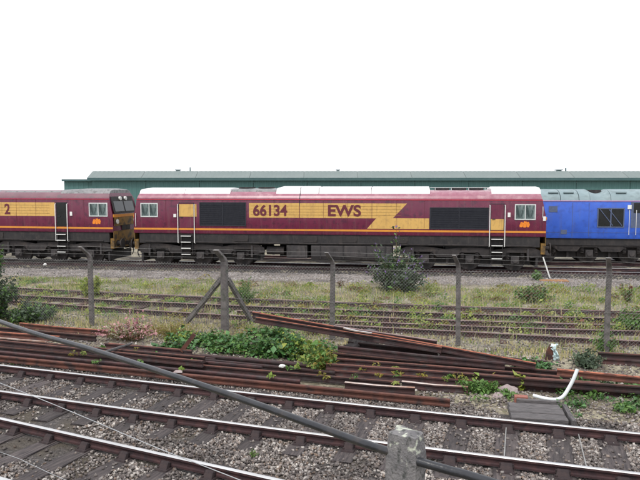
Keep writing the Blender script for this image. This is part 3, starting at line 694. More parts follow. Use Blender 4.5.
def blue_loco():
    off = 3.75; c = lp(19.4, off); HB = 10.0
    L = thing('locomotive', 'blue locomotive with pale grey-blue roof, behind the right end of the maroon one', 'locomotive', c, YAW)
    # local x of photo features = main-local s - 19.4
    prof = sym([(1.29, 1.30), (1.32, 1.4), (1.325, 2.4), (1.31, 3.1), (1.27, 3.22)])
    prof = [(y, z) for y, z in prof]
    m = MB(); rake = lambda sg: (lambda z: sg*(HB-max(0, z-2.3)*.3))
    shell(m, [(rake(-1), prof), (-HB+.9, prof), (0, prof), (HB-.9, prof), (rake(1), prof)], None); m.build('body', 'blue', L, (0, 0, 1.3), smooth=True)
    MB().box((0, -1.305, 3.2), (2*HB-1.2, .035, .04)).build('pale_stripe', 'pink', L)
    rp = sym([(1.26, 3.225), (1.16, 3.45), (.9, 3.64), (.5, 3.75), (0, 3.79)])
    lowr = sym([(1.26, 3.225), (1.16, 3.38), (.9, 3.5), (.5, 3.56), (0, 3.58)])
    def rseg(x0, x1, a, b, name='roof_panel'):
        m = MB(); shell(m, [(x0, a), (x1, b)], None); m.build(name, 'roof_blue', L, smooth=True)
    f = lambda s: s-19.4
    rseg(-HB+.3, f(11.3), rp, rp); rseg(f(11.33), f(12.2), rp, rp); rseg(f(12.23), f(12.75), rp, rp)
    k = 8; a0, a1 = f(12.76), f(13.75)
    m = MB(); secs = []
    for i in range(k+1):
        t = i/k; q = math.sin(PI*t)**.8
        secs.append((a0+(a1-a0)*t, [(y, z*(1-q)+zl*q) for (y, z), (_, zl) in zip(rp, lowr)]))
    shell(m, secs, None); m.build('roof_dip', 'roof_blue', L, smooth=True)
    m = MB(); m.cyl(((a0+a1)/2, .1, 3.66), 'z', .38, .2, 20); m.build('exhaust_fan', 'black', L)
    rseg(f(13.77), f(15.6), rp, rp); rseg(f(15.63), HB-.3, rp, rp)
    for s in (11.0, 11.75, 14.3):
        m = MB(); m.box((f(s), -.98, 3.6), (.5, .2, .06), rot=Matrix.Rotation(R(-28), 3, 'X')); m.build('roof_hatch', 'roof_blue', L)
    # engine room window with diagonal braces
    x0, x1, z0, z1 = f(13.1), f(14.4), 1.86, 2.85
    g = MB(); g.box(((x0+x1)/2, SIDE+.004, (z0+z1)/2), (x1-x0, .012, z1-z0)); w_ = g.build('engine_room_window', 'dark_glass', L); o = w_.location
    fr = MB()
    for a, b, c_, d in ((x0, x1, z1-.05, z1), (x0, x1, z0, z0+.05), (x0, x0+.05, z0+.05, z1-.05), (x1-.05, x1, z0+.05, z1-.05), ((x0+x1)/2-.03, (x0+x1)/2+.03, z0+.05, z1-.05)):
        fr.box(((a+b)/2-o.x, SIDE-.012-o.y, (c_+d)/2-o.z), (b-a, .03, d-c_))
    fr.build('frame', 'slate', w_)
    for a, b in ((x0+.12, x0+.75), (x0+.55, x1-.12)):
        br = MB(); br.tube([(a-o.x, SIDE-.02-o.y, z1-.08-o.z), (b-o.x, SIDE-.02-o.y, z0+.1-o.z)], .022, 6); br.build('brace', 'slate', w_)
    m = MB(); m.box((f(10.95), SIDE-.004, 2.78), (.42, .015, .3)); m.build('emblem_plate', 'slate', L)
    m = MB(); m.box((f(11.5), SIDE-.004, 1.62), (.3, .015, .22)); m.build('access_plate', 'slate', L)
    m = MB(); m.box((f(14.62), SIDE-.02, 2.9), (.18, .06, .2)); m.build('marker_lamp', 'lamp', L)
    for s in (14.62, 14.95):
        m = MB(); m.tube([(f(s), SIDE-.05, 2.75), (f(s), SIDE-.05, 1.5)], .016, 6); m.build('handrail', 'white', L)
    m = MB(); m.box((f(15.05), SIDE+.003, 2.5), (.7, .014, 1.3)); d = m.build('cab_door', 'slate', L)
    m = MB(); m.box((f(15.05)-d.location.x, SIDE-.007-d.location.y, 2.85-d.location.z), (.45, .01, .5)); m.build('door_window', 'dark_glass', d)
    for s in (10.4, 11.9, 12.7, 16.2, 17.5):
        m = MB(); m.box((f(s), SIDE-.001, 2.25), (.014, .012, 1.7)); m.build('panel_joint', 'slate', L)
    m = MB(); m.box((0, SIDE-.001, 1.6), (2*HB-1, .012, .012)); m.build('panel_joint', 'slate', L)
    m = MB(); m.box((0, 0, 1.12), (2*HB-.6, 2.45, .36)); m.build('solebar', 'black', L)
    for x in (-6.6, 6.6): bogie(L, x)
    m = MB(); m.prism([(-1.2, .45), (-1.28, 1.0), (1.28, 1.0), (1.2, .45)], 'x', -2.9, 2.9); m.build('fuel_tank', 'tank', L)
    return L
blue_loco()

# ------------------------------------------------------------------ shed behind
def shed():
    Y = 74.0; D = 20
    zf = lambda py, y=Y: dp(320, py, y).z
    T = wthing('depot_shed', 'long low green metal-clad depot shed behind the locomotives', 'shed', (20, Y+D/2, -.2))
    xa = dp(92, 178, Y).x; xl = dp(62, 180, Y).x; xb = 62.0
    eave = zf(178.2); ridge = zf(171.2, Y+1.4)
    # ribbed cladding in separate sheets, cladding runs ground to eave
    def sheet(x0, x1, y, z0, z1, name, mat_, slope=0.0, pitch=.5, d=.03):
        m = MB(); n = int((x1-x0)/pitch); pts = []
        for i in range(n):
            a = x0+(x1-x0)*i/n; p = (x1-x0)/n
            pts += [(a, 0), (a+p*.35, 0), (a+p*.45, -d), (a+p*.85, -d), (a+p*.95, 0)]
        pts.append((x1, 0)); base = len(m.v)
        for x, o in pts: m.v.append((x, y+o, z0)); m.v.append((x, y+slope+o*(1 if not slope else .4), z1+(0 if not slope else -o)))
        for i in range(len(pts)-1): m.f.append([2*i, 2*i+2, 2*i+3, 2*i+1]); m.m.append(0)
        return m.build(name, mat_, T)
    x = xa; k = 0
    while x < xb-.1:
        sheet(x, min(xb, x+6.2)-.04, Y, -.2, eave, 'wall_sheet', 'green_clad'); x += 6.2
    x = xa-.4
    while x < xb-.1:
        sheet(x, min(xb, x+6.2)-.03, Y-.5, eave+.03, ridge, 'roof_sheet', 'green_roof', 1.9, .5, .018); x += 6.2
    MB().box(((xa+xb)/2, Y-.42, eave-.12), (xb-xa+.8, .16, .3)).build('gutter', 'fascia', T)
    MB().box(((xa+xb)/2, Y+10.2, (eave-.4)/2-.2), (xb-xa, 19.6, eave-.1)).build('hall', 'green_clad', T)
    m = MB(); m.prism([(Y+1.5, ridge-.03), (Y+16, ridge-.05), (Y+20.4, eave), (Y+20.4, eave-.2), (Y-.2, eave-.1), (Y-.2, eave)], 'x', xa, xb); m.build('roof_back', 'green_roof', T)
    # lower end bay
    le = zf(179.8)
    sheet(xl, xa-.02, Y+.6, -.2, le-.1, 'wall_sheet', 'green_clad'); MB().box(((xl+xa)/2, Y+8, le/2-.2), (xa-xl-.1, 14, le-.05)).build('end_bay', 'green_clad', T)
    MB().box(((xl+xa)/2, Y+.45, le-.05), (xa-xl+.3, .4, .22)).build('gutter', 'fascia', T)
    for px, w_, h in ((178, .5, .3), (190, .12, .95), (338, .4, .3), (559, .6, .3), (566, .14, .8)):
        p = dp(px, 171.6, Y+2.5); h *= .6
        m = MB(); m.box((p.x, Y+2.6, ridge+h/2-.06), (w_, w_, h), taper=.8)
        if w_ > .2: m.box((p.x, Y+2.6, ridge+h+.0), (w_*1.25, w_*1.25, .08))
        m.build('roof_vent', 'fascia', T)
shed()

# ------------------------------------------------------------------ chain link fence
def fence():
    base = [gp(92, 326, -.16), gp(225, 333.5, -.16), gp(332, 340, -.15), gp(458, 346, -.15), gp(606, 353, -.14)]
    dirv = (base[4]-base[0]).normalized(); 
    base = [base[0]-dirv*3.7]+base+[base[4]+dirv*3.6]
    nrm = Vector((dirv.y, -dirv.x, 0)).normalized()
    if nrm.y > 0: nrm = -nrm                                 # towards the camera
    T = wthing('chain_link_fence', 'chain-link fence on cranked concrete posts, between sidings and rail pile', 'fence', base[3])
    ang = math.atan2(dirv.y, dirv.x); H1 = 1.98
    lean = [0, .0, .0, .01, -.012, .004, 0]
    for i, b in enumerate(base):
        w_ = .19 if i == 2 else .125
        m = MB(); secs = [(0, 0, w_), (H1*.5, 0, w_*.95), (H1, 0, w_*.88), (H1+.1, .06, w_*.88), (H1+.34, .33, w_*.78)]
        prof = [(-.5, -.38), (-.38, -.5), (.38, -.5), (.5, -.38), (.5, .38), (.38, .5), (-.38, .5), (-.5, .38)]
        for z, o, ww in secs:
            c = b+nrm*o-dirv*o*.3+Vector((lean[i]*z, 0, z-.3 if z == 0 else z))
            for p, q in prof:
                v = c+dirv*(p*ww)+nrm*(q*ww); m.v.append((v.x, v.y, v.z))
        k = 8
        for a in range(len(secs)-1):
            for j in range(k): m.f.append([a*k+j, a*k+(j+1) % k, (a+1)*k+(j+1) % k, (a+1)*k+j]); m.m.append(0)
        m.f.append(list(range(k))); m.m.append(0); m.f.append([(len(secs)-1)*k+j for j in range(k)]); m.m.append(1)
        o = m.build('post', ['post_grey', 'post_tip'], T, b)
        if i == 2: o['label'] = 'thicker straining post with two sloping struts'
    b = base[2]
    for top, bot in (((221, 279), (184, 322)), ((228, 279), (252, 312))):
        a = dp(top[0], top[1], b.y+.02); c = gp(bot[0], bot[1]+4, -.25)
        if bot[0] > 240: c = gp(bot[0]+1, bot[1]+12, -.2); 
        dv = (c-a); m = MB(); L_ = dv.length; q = dv.to_track_quat('X', 'Z').to_matrix()
        m.box((a+c)/2, (L_, .1, .12), rot=q); m.build('strut', 'post_grey', T)
    # mesh panels: two families of straight wires, cut at the panel
    H = 1.9; z0 = .03; pit = .085
    for i in range(len(base)-1):
        A, B = base[i], base[i+1]; Ld = (B-A).length; d = (B-A)/Ld; m = MB(); rr = .002
        def P3(s, z): 
            sag = .02*math.sin(s*2.3+i)*math.sin(z*1.7)
            return A+d*s+nrm*(.07+sag)+Vector((0, 0, z))
        k = 0
        for fam in (1, -1):
            s0 = -H if fam > 0 else 0.0
            while s0 < Ld+(0 if fam > 0 else H):
                # s = s0 + fam*(z-z0)
                za, zb = 0.0, H
                if fam > 0: za = max(0, -s0); zb = min(H, Ld-s0)
                else: za = max(0, s0-Ld); zb = min(H, s0)
                if zb-za > .05:
                    n_ = 3; pts = [P3(s0+fam*(za+(zb-za)*t/n_), z0+za+(zb-za)*t/n_) for t in range(n_+1)]
                    m.tube(pts, rr, 3, 0, False)
                s0 += pit
        tag(m.build('wire_mesh', 'mesh_wire', T), kind='stuff')
        for z in (z0+.02, 1.0, H):
            MB().tube([A+nrm*.075+Vector((0, 0, z)), (A+B)/2+nrm*.075+Vector((0, 0, z-.02)), B+nrm*.075+Vector((0, 0, z))], .003, 4).build('line_wire', 'mesh_wire', T)
        for z0b in (.0, .12, .23):
            q = nrm*(.09+z0b*.75)+Vector((0, 0, H1+.12+z0b))
            MB().tube([A+q, (A+B)/2+q-Vector((0, 0, .025)), B+q], .0028, 4).build('barbed_wire', 'mesh_wire', T)
    return base
FB = fence()

# ------------------------------------------------------------------ near post-and-tube fence on the bank
def lichen_mat(h):
    """concrete with pale lichen crusts growing on the post's weathered head"""
    m = M['concrete_near'].copy(); n = m.node_tree; b = n.nodes['Principled BSDF']; src = b.inputs['Base Color'].links[0].from_socket
    tc = n.nodes.new('ShaderNodeTexCoord'); sp = n.nodes.new('ShaderNodeSeparateXYZ'); lk(n, tc.outputs['Object'], sp.inputs[0])
    mr = n.nodes.new('ShaderNodeMapRange'); mr.inputs[1].default_value = h-.11; mr.inputs[2].default_value = h; lk(n, sp.outputs[2], mr.inputs[0])
    t = n.nodes.new('ShaderNodeTexNoise'); t.inputs['Scale'].default_value = 26; t.inputs['Detail'].default_value = 6; lk(n, tc.outputs['Object'], t.inputs['Vector'])
    ad = n.nodes.new('ShaderNodeMath'); ad.operation = 'MULTIPLY_ADD'; ad.inputs[1].default_value = .22; lk(n, mr.outputs[0], ad.inputs[0]); lk(n, t.outputs[0], ad.inputs[2])
    q = n.nodes.new('ShaderNodeMapRange'); q.inputs[1].default_value = .71; q.inputs[2].default_value = .79; lk(n, ad.outputs[0], q.inputs[0])
    mm = n.nodes.new('ShaderNodeMix'); mm.data_type = 'RGBA'; mm.inputs[7].default_value = (.46, .48, .4, 1); lk(n, q.outputs[0], mm.inputs[0]); lk(n, src, mm.inputs[6]); lk(n, mm.outputs[2], b.inputs['Base Color'])
    return m
def near_fence():
    pd = 2.49
    pt = dp(406, 431, pd); gzp = gz(pt.x, pd)
    T = wthing('handrail_fence', 'lichened concrete post with dark tube rail, closest to the camera', 'fence', (pt.x, pd, gzp))
    pts = [dp(-120, 274, 7.4), dp(0, 321.5, 4.98), dp(90, 349, 4.13), dp(180, 378, 3.45), dp(250, 402, 3.08), dp(320, 427.5, 2.76), dp(360, 442, 2.61), dp(392, 452.5, pd), dp(415, 460.5, pd-.05), dp(450, 470.5, 2.37), dp(490, 482, 2.27), dp(760, 570, 1.72)]
    def cr(P_, n=8):
        out = []
        for i in range(len(P_)-1):
            a, b, c, d = P_[max(0, i-1)], P_[i], P_[i+1], P_[min(len(P_)-1, i+2)]
            for k in range(n):
                t = k/n; out.append(.5*((2*b)+(c-a)*t+(2*a-5*b+4*c-d)*t*t+(3*b-a-3*c+d)*t**3))
        return out+[P_[-1]]
    MB().tube(cr(pts), .0172, 14).build('tube_rail', 'pipe', T, smooth=True)
    def post(p, w_, top, lich):
        zb = gz(p.x, p.y)-.15; n = 9; rows = 14; m = MB(); rot = R(-38); rr = random.Random(5)
        prof = [(-.5, -.36), (-.36, -.5), (0, -.5), (.36, -.5), (.5, -.36), (.5, 0), (.5, .36), (.36, .5), (0, .5), (-.36, .5), (-.5, .36), (-.5, 0)]; k = len(prof)
        for r_ in range(rows):
            t = r_/(rows-1); z = zb+(top-zb)*(t**.6); ww = w_*(1.1-.1*t)
            if r_ == rows-1: ww *= .86
            for a, b in prof:
                x = a*ww; y = b*ww*.8; c, s = math.cos(rot), math.sin(rot)
                j = .004; m.v.append((p.x+x*c-y*s+rr.uniform(-j, j), p.y+x*s+y*c+rr.uniform(-j, j), z+(rr.uniform(-.006, .006) if r_ == rows-1 else 0)))
        for a in range(rows-1):
            for j in range(k): m.f.append([a*k+j, a*k+(j+1) % k, (a+1)*k+(j+1) % k, (a+1)*k+j]); m.m.append(0)
        b0 = (rows-1)*k; m.v.append((p.x, p.y, top+.008)); c = len(m.v)-1
        for j in range(k): m.f.append([b0+j, b0+(j+1) % k, c]); m.m.append(0)
        o = m.build('post', 'concrete_near', T, (p.x, p.y, zb), smooth=True)
        if lich: o.data.materials[0] = lichen_mat(top-zb)
    post(Vector((pt.x, pd+.0, 0)), .138, pt.z-.005, True)
    q = pts[0]; post(Vector((q.x+.25, q.y-.22, 0)), .138, q.z+.07, False)
    # lower strands
    W1 = [dp(-120, 336, 7.2), dp(0, 383, 4.98), dp(60, 407, 4.4), dp(110, 428, 3.97), dp(160, 449, 3.6), dp(250, 484, 3.08), dp(400, 545, pd+.08), dp(600, 630, 2.0)]
    MB().tube(cr(W1, 4), .0026, 5).build('strand_wire', 'wire', T)
    W2 = [dp(-120, 412, 7.0), dp(0, 452, 4.98), dp(30, 464, 4.65), dp(80, 486, 4.2), dp(400, 615, pd+.08)]
    MB().tube(cr(W2, 4), .002, 5).build('strand_wire', 'wire', T)
near_fence()

# ------------------------------------------------------------------ pile of scrap rails
GRP = 'rusty rails stacked along the near track'
FLAT = [(-.03, -.003), (-.026, 0), (0, .001), (.026, 0), (.03, -.003), (.03, -.028), (-.03, -.028)]
def scrap(p1, p2, label, mats, roll=0.0, group=GRP, prof=RAILP):
    a = gp(*p1); b = gp(*p2); n_ = max(2, int((b-a).length/1.2)); bow = random.uniform(-.07, .07); roll = roll or random.choice((0, 0, random.uniform(-.16, .16)))
    sd = Vector((-(b-a).y, (b-a).x, 0)).normalized()
    pts = [a.lerp(b, i/n_)+sd*bow*math.sin(PI*i/n_) for i in range(n_+1)]
    m = MB(); sweep(m, pts, prof, roll=roll); o = m.build('scrap_rail' if prof is RAILP else 'steel_strip', mats, None)
    tag(o, label, 'rail', group); return o
D_, B_, R_ = ['rust_dark', 'rust'], ['rust', 'rust_bright'], ['rust_dark', 'rust_dark']
DKL = ['rearmost dark rail in the body of the long stack, behind the two upper-layer rails', 'dark bottom-layer rail under the two upper-layer rails of the stack',
       'dark bottom-layer rail reaching right to the foot of the brambles', 'short dark rail close along the front of the brambles', 'shortest dark rail, half under the front leaves of the brambles']
DRL = ['rearmost low rail in the shadow under the slanting rails', 'long low rail just in front of the rearmost one under the slanting rails', 'longest upper rail in the heap under the slanting rails',
       'front low rail of the heap, just behind the short pale-headed rails', 'upper rail lying at the back of the heap under the slanting rails', 'low dark rail passing under the lower end of the slanting rails',
       'upper rail running from the open weeds to behind the white bent pipe', 'frontmost low rail at the right, running behind the brick and rocks']
scrap((-70, 348.5, .01), (450, 399, .01), 'longest rust-red rail at the front of the stack, ending beside bare ballast', ['rust', 'rust'])
scrap((-70, 339.5, .03), (400, 381.5, .03), 'second long rusty rail from the front, behind the longest one', ['rust_dark', 'rust'])
scrap((-70, 344, .01), (300, 380, .01), 'dark rail in the gutter between the two longest front rails', R_)
scrap((345, 381.5, .03), (415, 387, .03), 'short rail with pale worn head lying between the two front rails', ['rust_dark', 'worn_steel'])
scrap((402, 380.5, .02), (468, 386, .01), 'short pale-headed rail end continuing the second front rail', ['rust_dark', 'worn_steel'])
scrap((-70, 331, .16), (205, 356.5, .16), 'rusty rail on the upper layer, its cut end beside the small red stub', D_)
scrap((-40, 336, .16), (203, 360.5, .16), 'dark-red rail on the upper layer, in front of the one ending by the stub', ['rust_dark', 'rust'])
scrap((105, 342.5, .15), (192, 350, .15), 'short reddish rail on the upper layer just in front of the pink flowers', D_)
scrap((20, 322.5, .05), (108, 330, .05), 'short rusty rail at the back left of the stack beside the leafy bush', B_)
scrap((-30, 324, .03), (96, 335.5, .03), 'dark rail at the back left, in front of the short rusty one', ['rust_dark', 'rust'])
scrap((-50, 327.5, .16), (60, 336, .16), 'rust-red rail on top at the far left edge of the stack', B_)
for (p, q) in (((-60, 333, .01), (215, 358, .01)), ((-60, 336.5, .02), (262, 366, .02)), ((60, 345, .01), (335, 371.5, .01)), ((150, 350.5, .01), (345, 368, .01)), ((200, 354, .0), (330, 365, .0))):
    scrap(p, q, DKL.pop(0), R_)
tag(scrap((-4, 336.8, .19), (47, 341.0, .19), 'x', ['worn_steel', 'worn_steel'], prof=FLAT), 'short pale bare-steel strip on top at the far left of the stack', 'steel strip', GRP)
# raised slanting bundle
scrap((253, 311.5, .74), (536, 362.8, .19), 'longest raised slanting rail, its bright orange head facing up', ['rust_dark', 'rust_bright'])
scrap((256, 316.8, .66), (442, 346.8, .33), 'raised slanting rail in front of the longest raised one', ['rust_dark', 'rust_bright'])
scrap((334, 325.3, .58), (437, 340.2, .42), 'short dark raised rail behind the slanting pair', ['rust_dark', 'siding_top'])
tag(scrap((344, 327.4, .60), (372, 332.6, .545), 'x', ['worn_steel', 'rail_top'], prof=FLAT), 'thin bright strip added as the white highlight on the slanting rails', 'steel strip', GRP)  # bright strip laid on to draw the white highlight along the rails
for (p, q) in (((330, 352, .02), (470, 365, .02)), ((322, 357, .02), (560, 376, .02)), ((326, 363, .14), (600, 382, .14)), ((335, 369.5, .02), (520, 383, .02)), ((345, 358.5, .14), (520, 372, .14)), ((420, 361, .02), (600, 374, .02)), ((440, 370.5, .14), (660, 387, .14)), ((470, 379, .0), (690, 395, .0))):
    scrap(p, q, DRL.pop(0), ['rust_dark', 'rust'])
for p, q, lab in (((338, 345.5, .29), (505, 362.5, .17), 'top dark rail of the heap in the shadow of the slanting rails'), ((348, 341, .15), (520, 358.5, .15), 'dark rail at the very back of the heap, right behind the slanting rails'), ((385, 344.5, .02), (548, 361, .02), 'dark low rail half hidden below the lower end of the slanting rails')):
    scrap(p, q, lab, R_)
scrap((557, 368.6, .12), (720, 383, .12), 'bright rust rail at the right end of the pile, behind the white bent pipe', B_)
scrap((598, 351.8, .13), (720, 358, .13), 'rust rail lying at the right edge beside the last fence post', D_)
scrap((603, 357.5, .01), (720, 364, .01), 'lower dark rail at the right edge beside the last fence post', R_)
# supports
def baulk(p, L_, W, H, rotz, label, mat_='timber', name='timber_baulk', cat='timber', tilt=0):
    o = link(name, bar_mesh(name, L_, W, H, mat_), None, p, rotz); o.rotation_euler = (tilt, 0, rotz); return tag(o, label, cat)
p = gp(362, 346, 0); zb = gz(p.x, p.y)
baulk((p.x, p.y+.1, zb+.26), 1.3, .27, .27, R(58), 'lower timber block propping up the slanting rails')
baulk((p.x+.02, p.y+.12, zb+.46), .8, .25, .2, R(52), 'upper timber block right under the slanting rails', 'timber_grey')
p = gp(446, 356, 0); baulk((p.x, p.y+.1, gz(p.x, p.y)+.24), .55, .28, .25, R(20), 'grey concrete lump under the middle of the slanting rails', 'concrete', 'concrete_block', 'block')
p = gp(188, 347, .2); m = MB(); m.box((p.x, p.y, p.z+.1), (.09, .07, .5), rot=Matrix.Rotation(R(38), 3, 'Y')); tag(m.build('rail_stub', 'rust'), 'small red-rust stub of steel leaning on the stack by the brambles', 'rail')
a = gp(98, 354, .2); b = gp(132, 345.5, .2); m = MB(); m.tube([a, a.lerp(b, .5)+Vector((0, 0, .02)), b+Vector((0, 0, .05))], [.03, .035, .025], 7); tag(m.build('grey_pole', 'timber_grey', smooth=True), 'short weathered grey pole lying across the stack below the pink flowers', 'pole')
p = gp(178, 372, .03); m = MB(); m.add([(p.x-.1, p.y-.05, p.z), (p.x+.1, p.y-.06, p.z), (p.x+.08, p.y+.05, p.z+.02), (p.x-.07, p.y+.05, p.z+.02), (p.x-.05, p.y, p.z+.04), (p.x+.05, p.y-.01, p.z+.045)], [(0, 1, 5, 4), (1, 2, 5), (2, 3, 4, 5), (3, 0, 4), (0, 3, 2, 1)]); tag(m.build('slate_shard', 'rock'), 'small pale stone shard lying on the front rails', 'stone')

# ------------------------------------------------------------------ small things on the ballast
def curve_pts(P_, n=6):
    out = []
    for i in range(len(P_)-1):
        a, b, c, d = P_[max(0, i-1)], P_[i], P_[i+1], P_[min(len(P_)-1, i+2)]
        for k in range(n):
            t = k/n; out.append(.5*((2*b)+(c-a)*t+(2*a-5*b+4*c-d)*t*t+(3*b-a-3*c+d)*t**3))
    return out+[P_[-1]]
d0 = gp(556, 402, -.1).y
wp = [dp(533, 395.5, d0+.15), dp(545, 398.5, d0+.05), dp(556, 399.5, d0), dp(563, 396.5, d0), dp(568.5, 388.5, d0+.02), dp(573.5, 379, d0+.03), dp(577.5, 369, d0+.05)]
m = MB(); m.tube(curve_pts(wp), .033, 10, 0, True); tag(m.build('bent_pipe', 'plastic', smooth=True), 'white L-shaped pipe standing on the ballast by the timber cover', 'pipe')
# timber cover: planks side by side, own thickness
c_ = [gp(513, 401.5, -.06), gp(566, 404.5, -.06), gp(562, 421, -.06), gp(505, 417, -.06)]
ctr = sum(c_, Vector())/4; T = wthing('timber_cover', 'low grey timber cover beside the rail, under the white bent pipe', 'cover', (ctr.x, ctr.y, -.2))
ang = math.atan2((c_[1]-c_[0]).y, (c_[1]-c_[0]).x); L_ = ((c_[1]-c_[0]).length+(c_[2]-c_[3]).length)/2; dep = ((c_[0]-c_[3]).length+(c_[1]-c_[2]).length)/2*.9
ndir = Vector((-math.sin(ang), math.cos(ang), 0)); NPL = 3
for i in range(NPL):
    p = ctr+ndir*(dep*((i+.5)/NPL-.5)); link('plank', bar_mesh('plank', L_-.02*i, dep/NPL-.012, .1, 'timber_grey', .006), T, Vector((p.x, p.y, -.06+.008*(i % 2)))-T.location, ang)
p = ctr+Vector((math.cos(ang), math.sin(ang), 0))*(L_/2+.08); link('end_board', bar_mesh('end_board', dep+.05, .08, .14, 'timber_grey', .005), T, Vector((p.x, p.y, -.05))-T.location, ang+PI/2)
p = ctr+ndir*(dep/2+.06); link('back_board', bar_mesh('back_board', L_*.8, .07, .13, 'timber_grey', .005), T, Vector((p.x+.1, p.y, -.02))-T.location, ang)
p = gp(521, 398, -.05); m = MB(); m.box((p.x, p.y, -.09), (.24, .14, .16), rot=Matrix.Rotation(R(-12), 3, 'Z'), taper=.97); tag(m.build('brick', 'brick'), 'dull red brick lying behind the timber cover', 'brick')
def rock(p, s, seed, label, mat_='rock', name='rock', cat='rock'):
    bm = bmesh.new(); bmesh.ops.create_icosphere(bm, subdivisions=2, radius=1)
    for v in bm.verts:
        k = 1+.35*mnoise.noise(v.co*1.3+Vector((seed, 0, 0))); v.co = Vector((v.co.x*s[0]*k, v.co.y*s[1]*k, v.co.z*s[2]*k))
    me = bpy.data.meshes.new(name); bm.to_mesh(me); bm.free(); me.materials.append(M[mat_])
    return tag(link(name, me, None, p), label, cat)
p = gp(507, 389, -.05); rock((p.x, p.y, -.1), (.2, .14, .13), 1, 'pinkish rock on the ballast left of the brick')
p = gp(499, 395, -.1); rock((p.x, p.y, -.13), (.13, .1, .08), 4, 'smaller pinkish rock in front of the larger one, left of the brick')
p = gp(282, 365, .05); rock((p.x, p.y, .03), (.07, .05, .045), 2, 'white lump of litter at the foot of the brambles', 'white', 'litter', 'litter')
p = gp(45, 266, -.1); rock((p.x, p.y, -.02), (.09, .07, .06), 8, 'white bit of litter beside the far rail on the left', 'white', 'litter', 'litter')
# rusty plate with a pale sheet caught on it
p = gp(549, 360, -.14); m = MB(); m.prism([(-.09, 0), (.06, 0), (.1, .12), (.09, .36), (.02, .4), (-.06, .25)], 'y', -.03, .03); o = m.build('steel_plate', 'rust'); o.location += Vector((p.x, p.y, gz(p.x, p.y)-.03)); tag(o, 'upright rust-brown steel plate standing in the dry grass', 'steel plate')
vs = []; rr = random.Random(3); nr, nc = 9, 6
for i in range(nr):
    for j in range(nc):
        wd = .065+.022*math.sin(i*1.1); vs.append((p.x+.12+(j/(nc-1)-.5)*2*wd+rr.uniform(-.02, .02)+.03*math.sin(i*.8), p.y-.02+rr.uniform(-.04, .04)+.05*math.sin(j*1.7+i), gz(p.x, p.y)+.38*i/(nr-1)))
fs = [(i*nc+j, i*nc+j+1, (i+1)*nc+j+1, (i+1)*nc+j) for i in range(nr-1) for j in range(nc-1)]
m = MB(); m.add(vs, fs); o = m.build('plastic_sheet', 'sheet', smooth=True); md = o.modifiers.new('thick', 'SOLIDIFY'); md.thickness = .012; tag(o, 'pale blue-white crumpled sheet caught against the rusty plate', 'sheet')
# white lever at the loco line
b = gp(550, 278.5, -.16); a = dp(543, 257, b.y+.1); m = MB(); m.tube([b, a], [.035, .03], 8); tag(m.build('point_lever', 'white', smooth=True), 'white leaning lever pole in front of the red locomotive cab', 'lever')
p = gp(553, 281, -.15); T = wthing('point_box', 'low ochre wooden boards at the foot of the white lever', 'boards', (p.x, p.y, -.2))
for i in range(2): link('board', bar_mesh('board', 1.15, .2, .08, 'board_rust', .01), T, Vector((p.x+.05*i, p.y-.12+.23*i, -.105))-T.location, YAW+.05*i)

# ------------------------------------------------------------------ loose ballast stones (nobody could count them)
BOX = np.array([(-1, -1, -1), (1, -1, -1), (1, 1, -1), (-1, 1, -1), (-1, -1, 1), (1, -1, 1), (1, 1, 1), (-1, 1, 1)], dtype=float)
BF = np.array([(0, 3, 2), (0, 2, 1), (4, 5, 6), (4, 6, 7), (0, 1, 5), (0, 5, 4), (1, 2, 6), (1, 6, 5), (2, 3, 7), (2, 7, 6), (3, 0, 4), (3, 4, 7)])
def stones(name, P_, r0, r1, mat_):
    n = len(P_); B = BOX[None]*.62+rng.uniform(-.42, .42, (n, 8, 3))
    sc = rng.uniform(r0, r1, (n, 1, 1))*rng.uniform(.7, 1.25, (n, 1, 3)); B = B*sc
    a = rng.uniform(0, 2*PI, n); b = rng.uniform(-.9, .9, n)
    ca_, sa = np.cos(a)[:, None], np.sin(a)[:, None]; cb_, sb = np.cos(b)[:, None], np.sin(b)[:, None]
    y = B[..., 1]*cb_-B[..., 2]*sb; z = B[..., 1]*sb+B[..., 2]*cb_; x = B[..., 0]
    B = np.stack([x*ca_-y*sa, x*sa+y*ca_, z], -1)+P_[:, None, :]
    F = (BF[None]+(np.arange(n)*8)[:, None, None]).reshape(-1, 3)
    return link(name, fast_mesh(name, B.reshape(-1, 3), F, mat_))
n = 130000
X = rng.uniform(-10.5, 8.5, n); y1 = np.polyval(c1, X)+1.0; y0 = np.maximum(np.polyval(c4, X)-.9, 7.2)
Y = y0+(y1-y0)*rng.uniform(0, 1, n)**.9
keep = np.ones(n, bool); keep &= y1 > y0
keep &= np.array([mnoise.noise(Vector((a*.8, b*.8, 7.7))) for a, b in zip(X, Y)])+rng.normal(0, .25, n) > np.where(X < -2, -.12, -.38)
for rx, ry, ra, hl in RECT:
    dx = X-rx; dy = Y-ry; u_ = dx*math.cos(ra)+dy*math.sin(ra); v_ = -dx*math.sin(ra)+dy*math.cos(ra)
    inside = (np.abs(u_) < hl) & (np.abs(v_) < (.19 if rx > 1.4 else .15))
    keep &= ~(inside & (rng.uniform(0, 1, n) > .05))
keep &= ~((np.abs(X-ctr.x) < .6) & (np.abs(Y-ctr.y) < .5))
for c in (c1, c2, c3, c4): keep &= np.abs(Y-np.polyval(c, X)) > .05
X, Y = X[keep], Y[keep]; print('stones', len(X))
Z = np.full(len(X), -.188)+rng.uniform(-.012, .022, len(X))
for rx, ry, ra, hl in RECT:
    dx = X-rx; dy = Y-ry; u_ = dx*math.cos(ra)+dy*math.sin(ra); v_ = -dx*math.sin(ra)+dy*math.cos(ra)
    Z[(np.abs(u_) < hl) & (np.abs(v_) < (.19 if rx > 1.4 else .15))] = ZS+.008
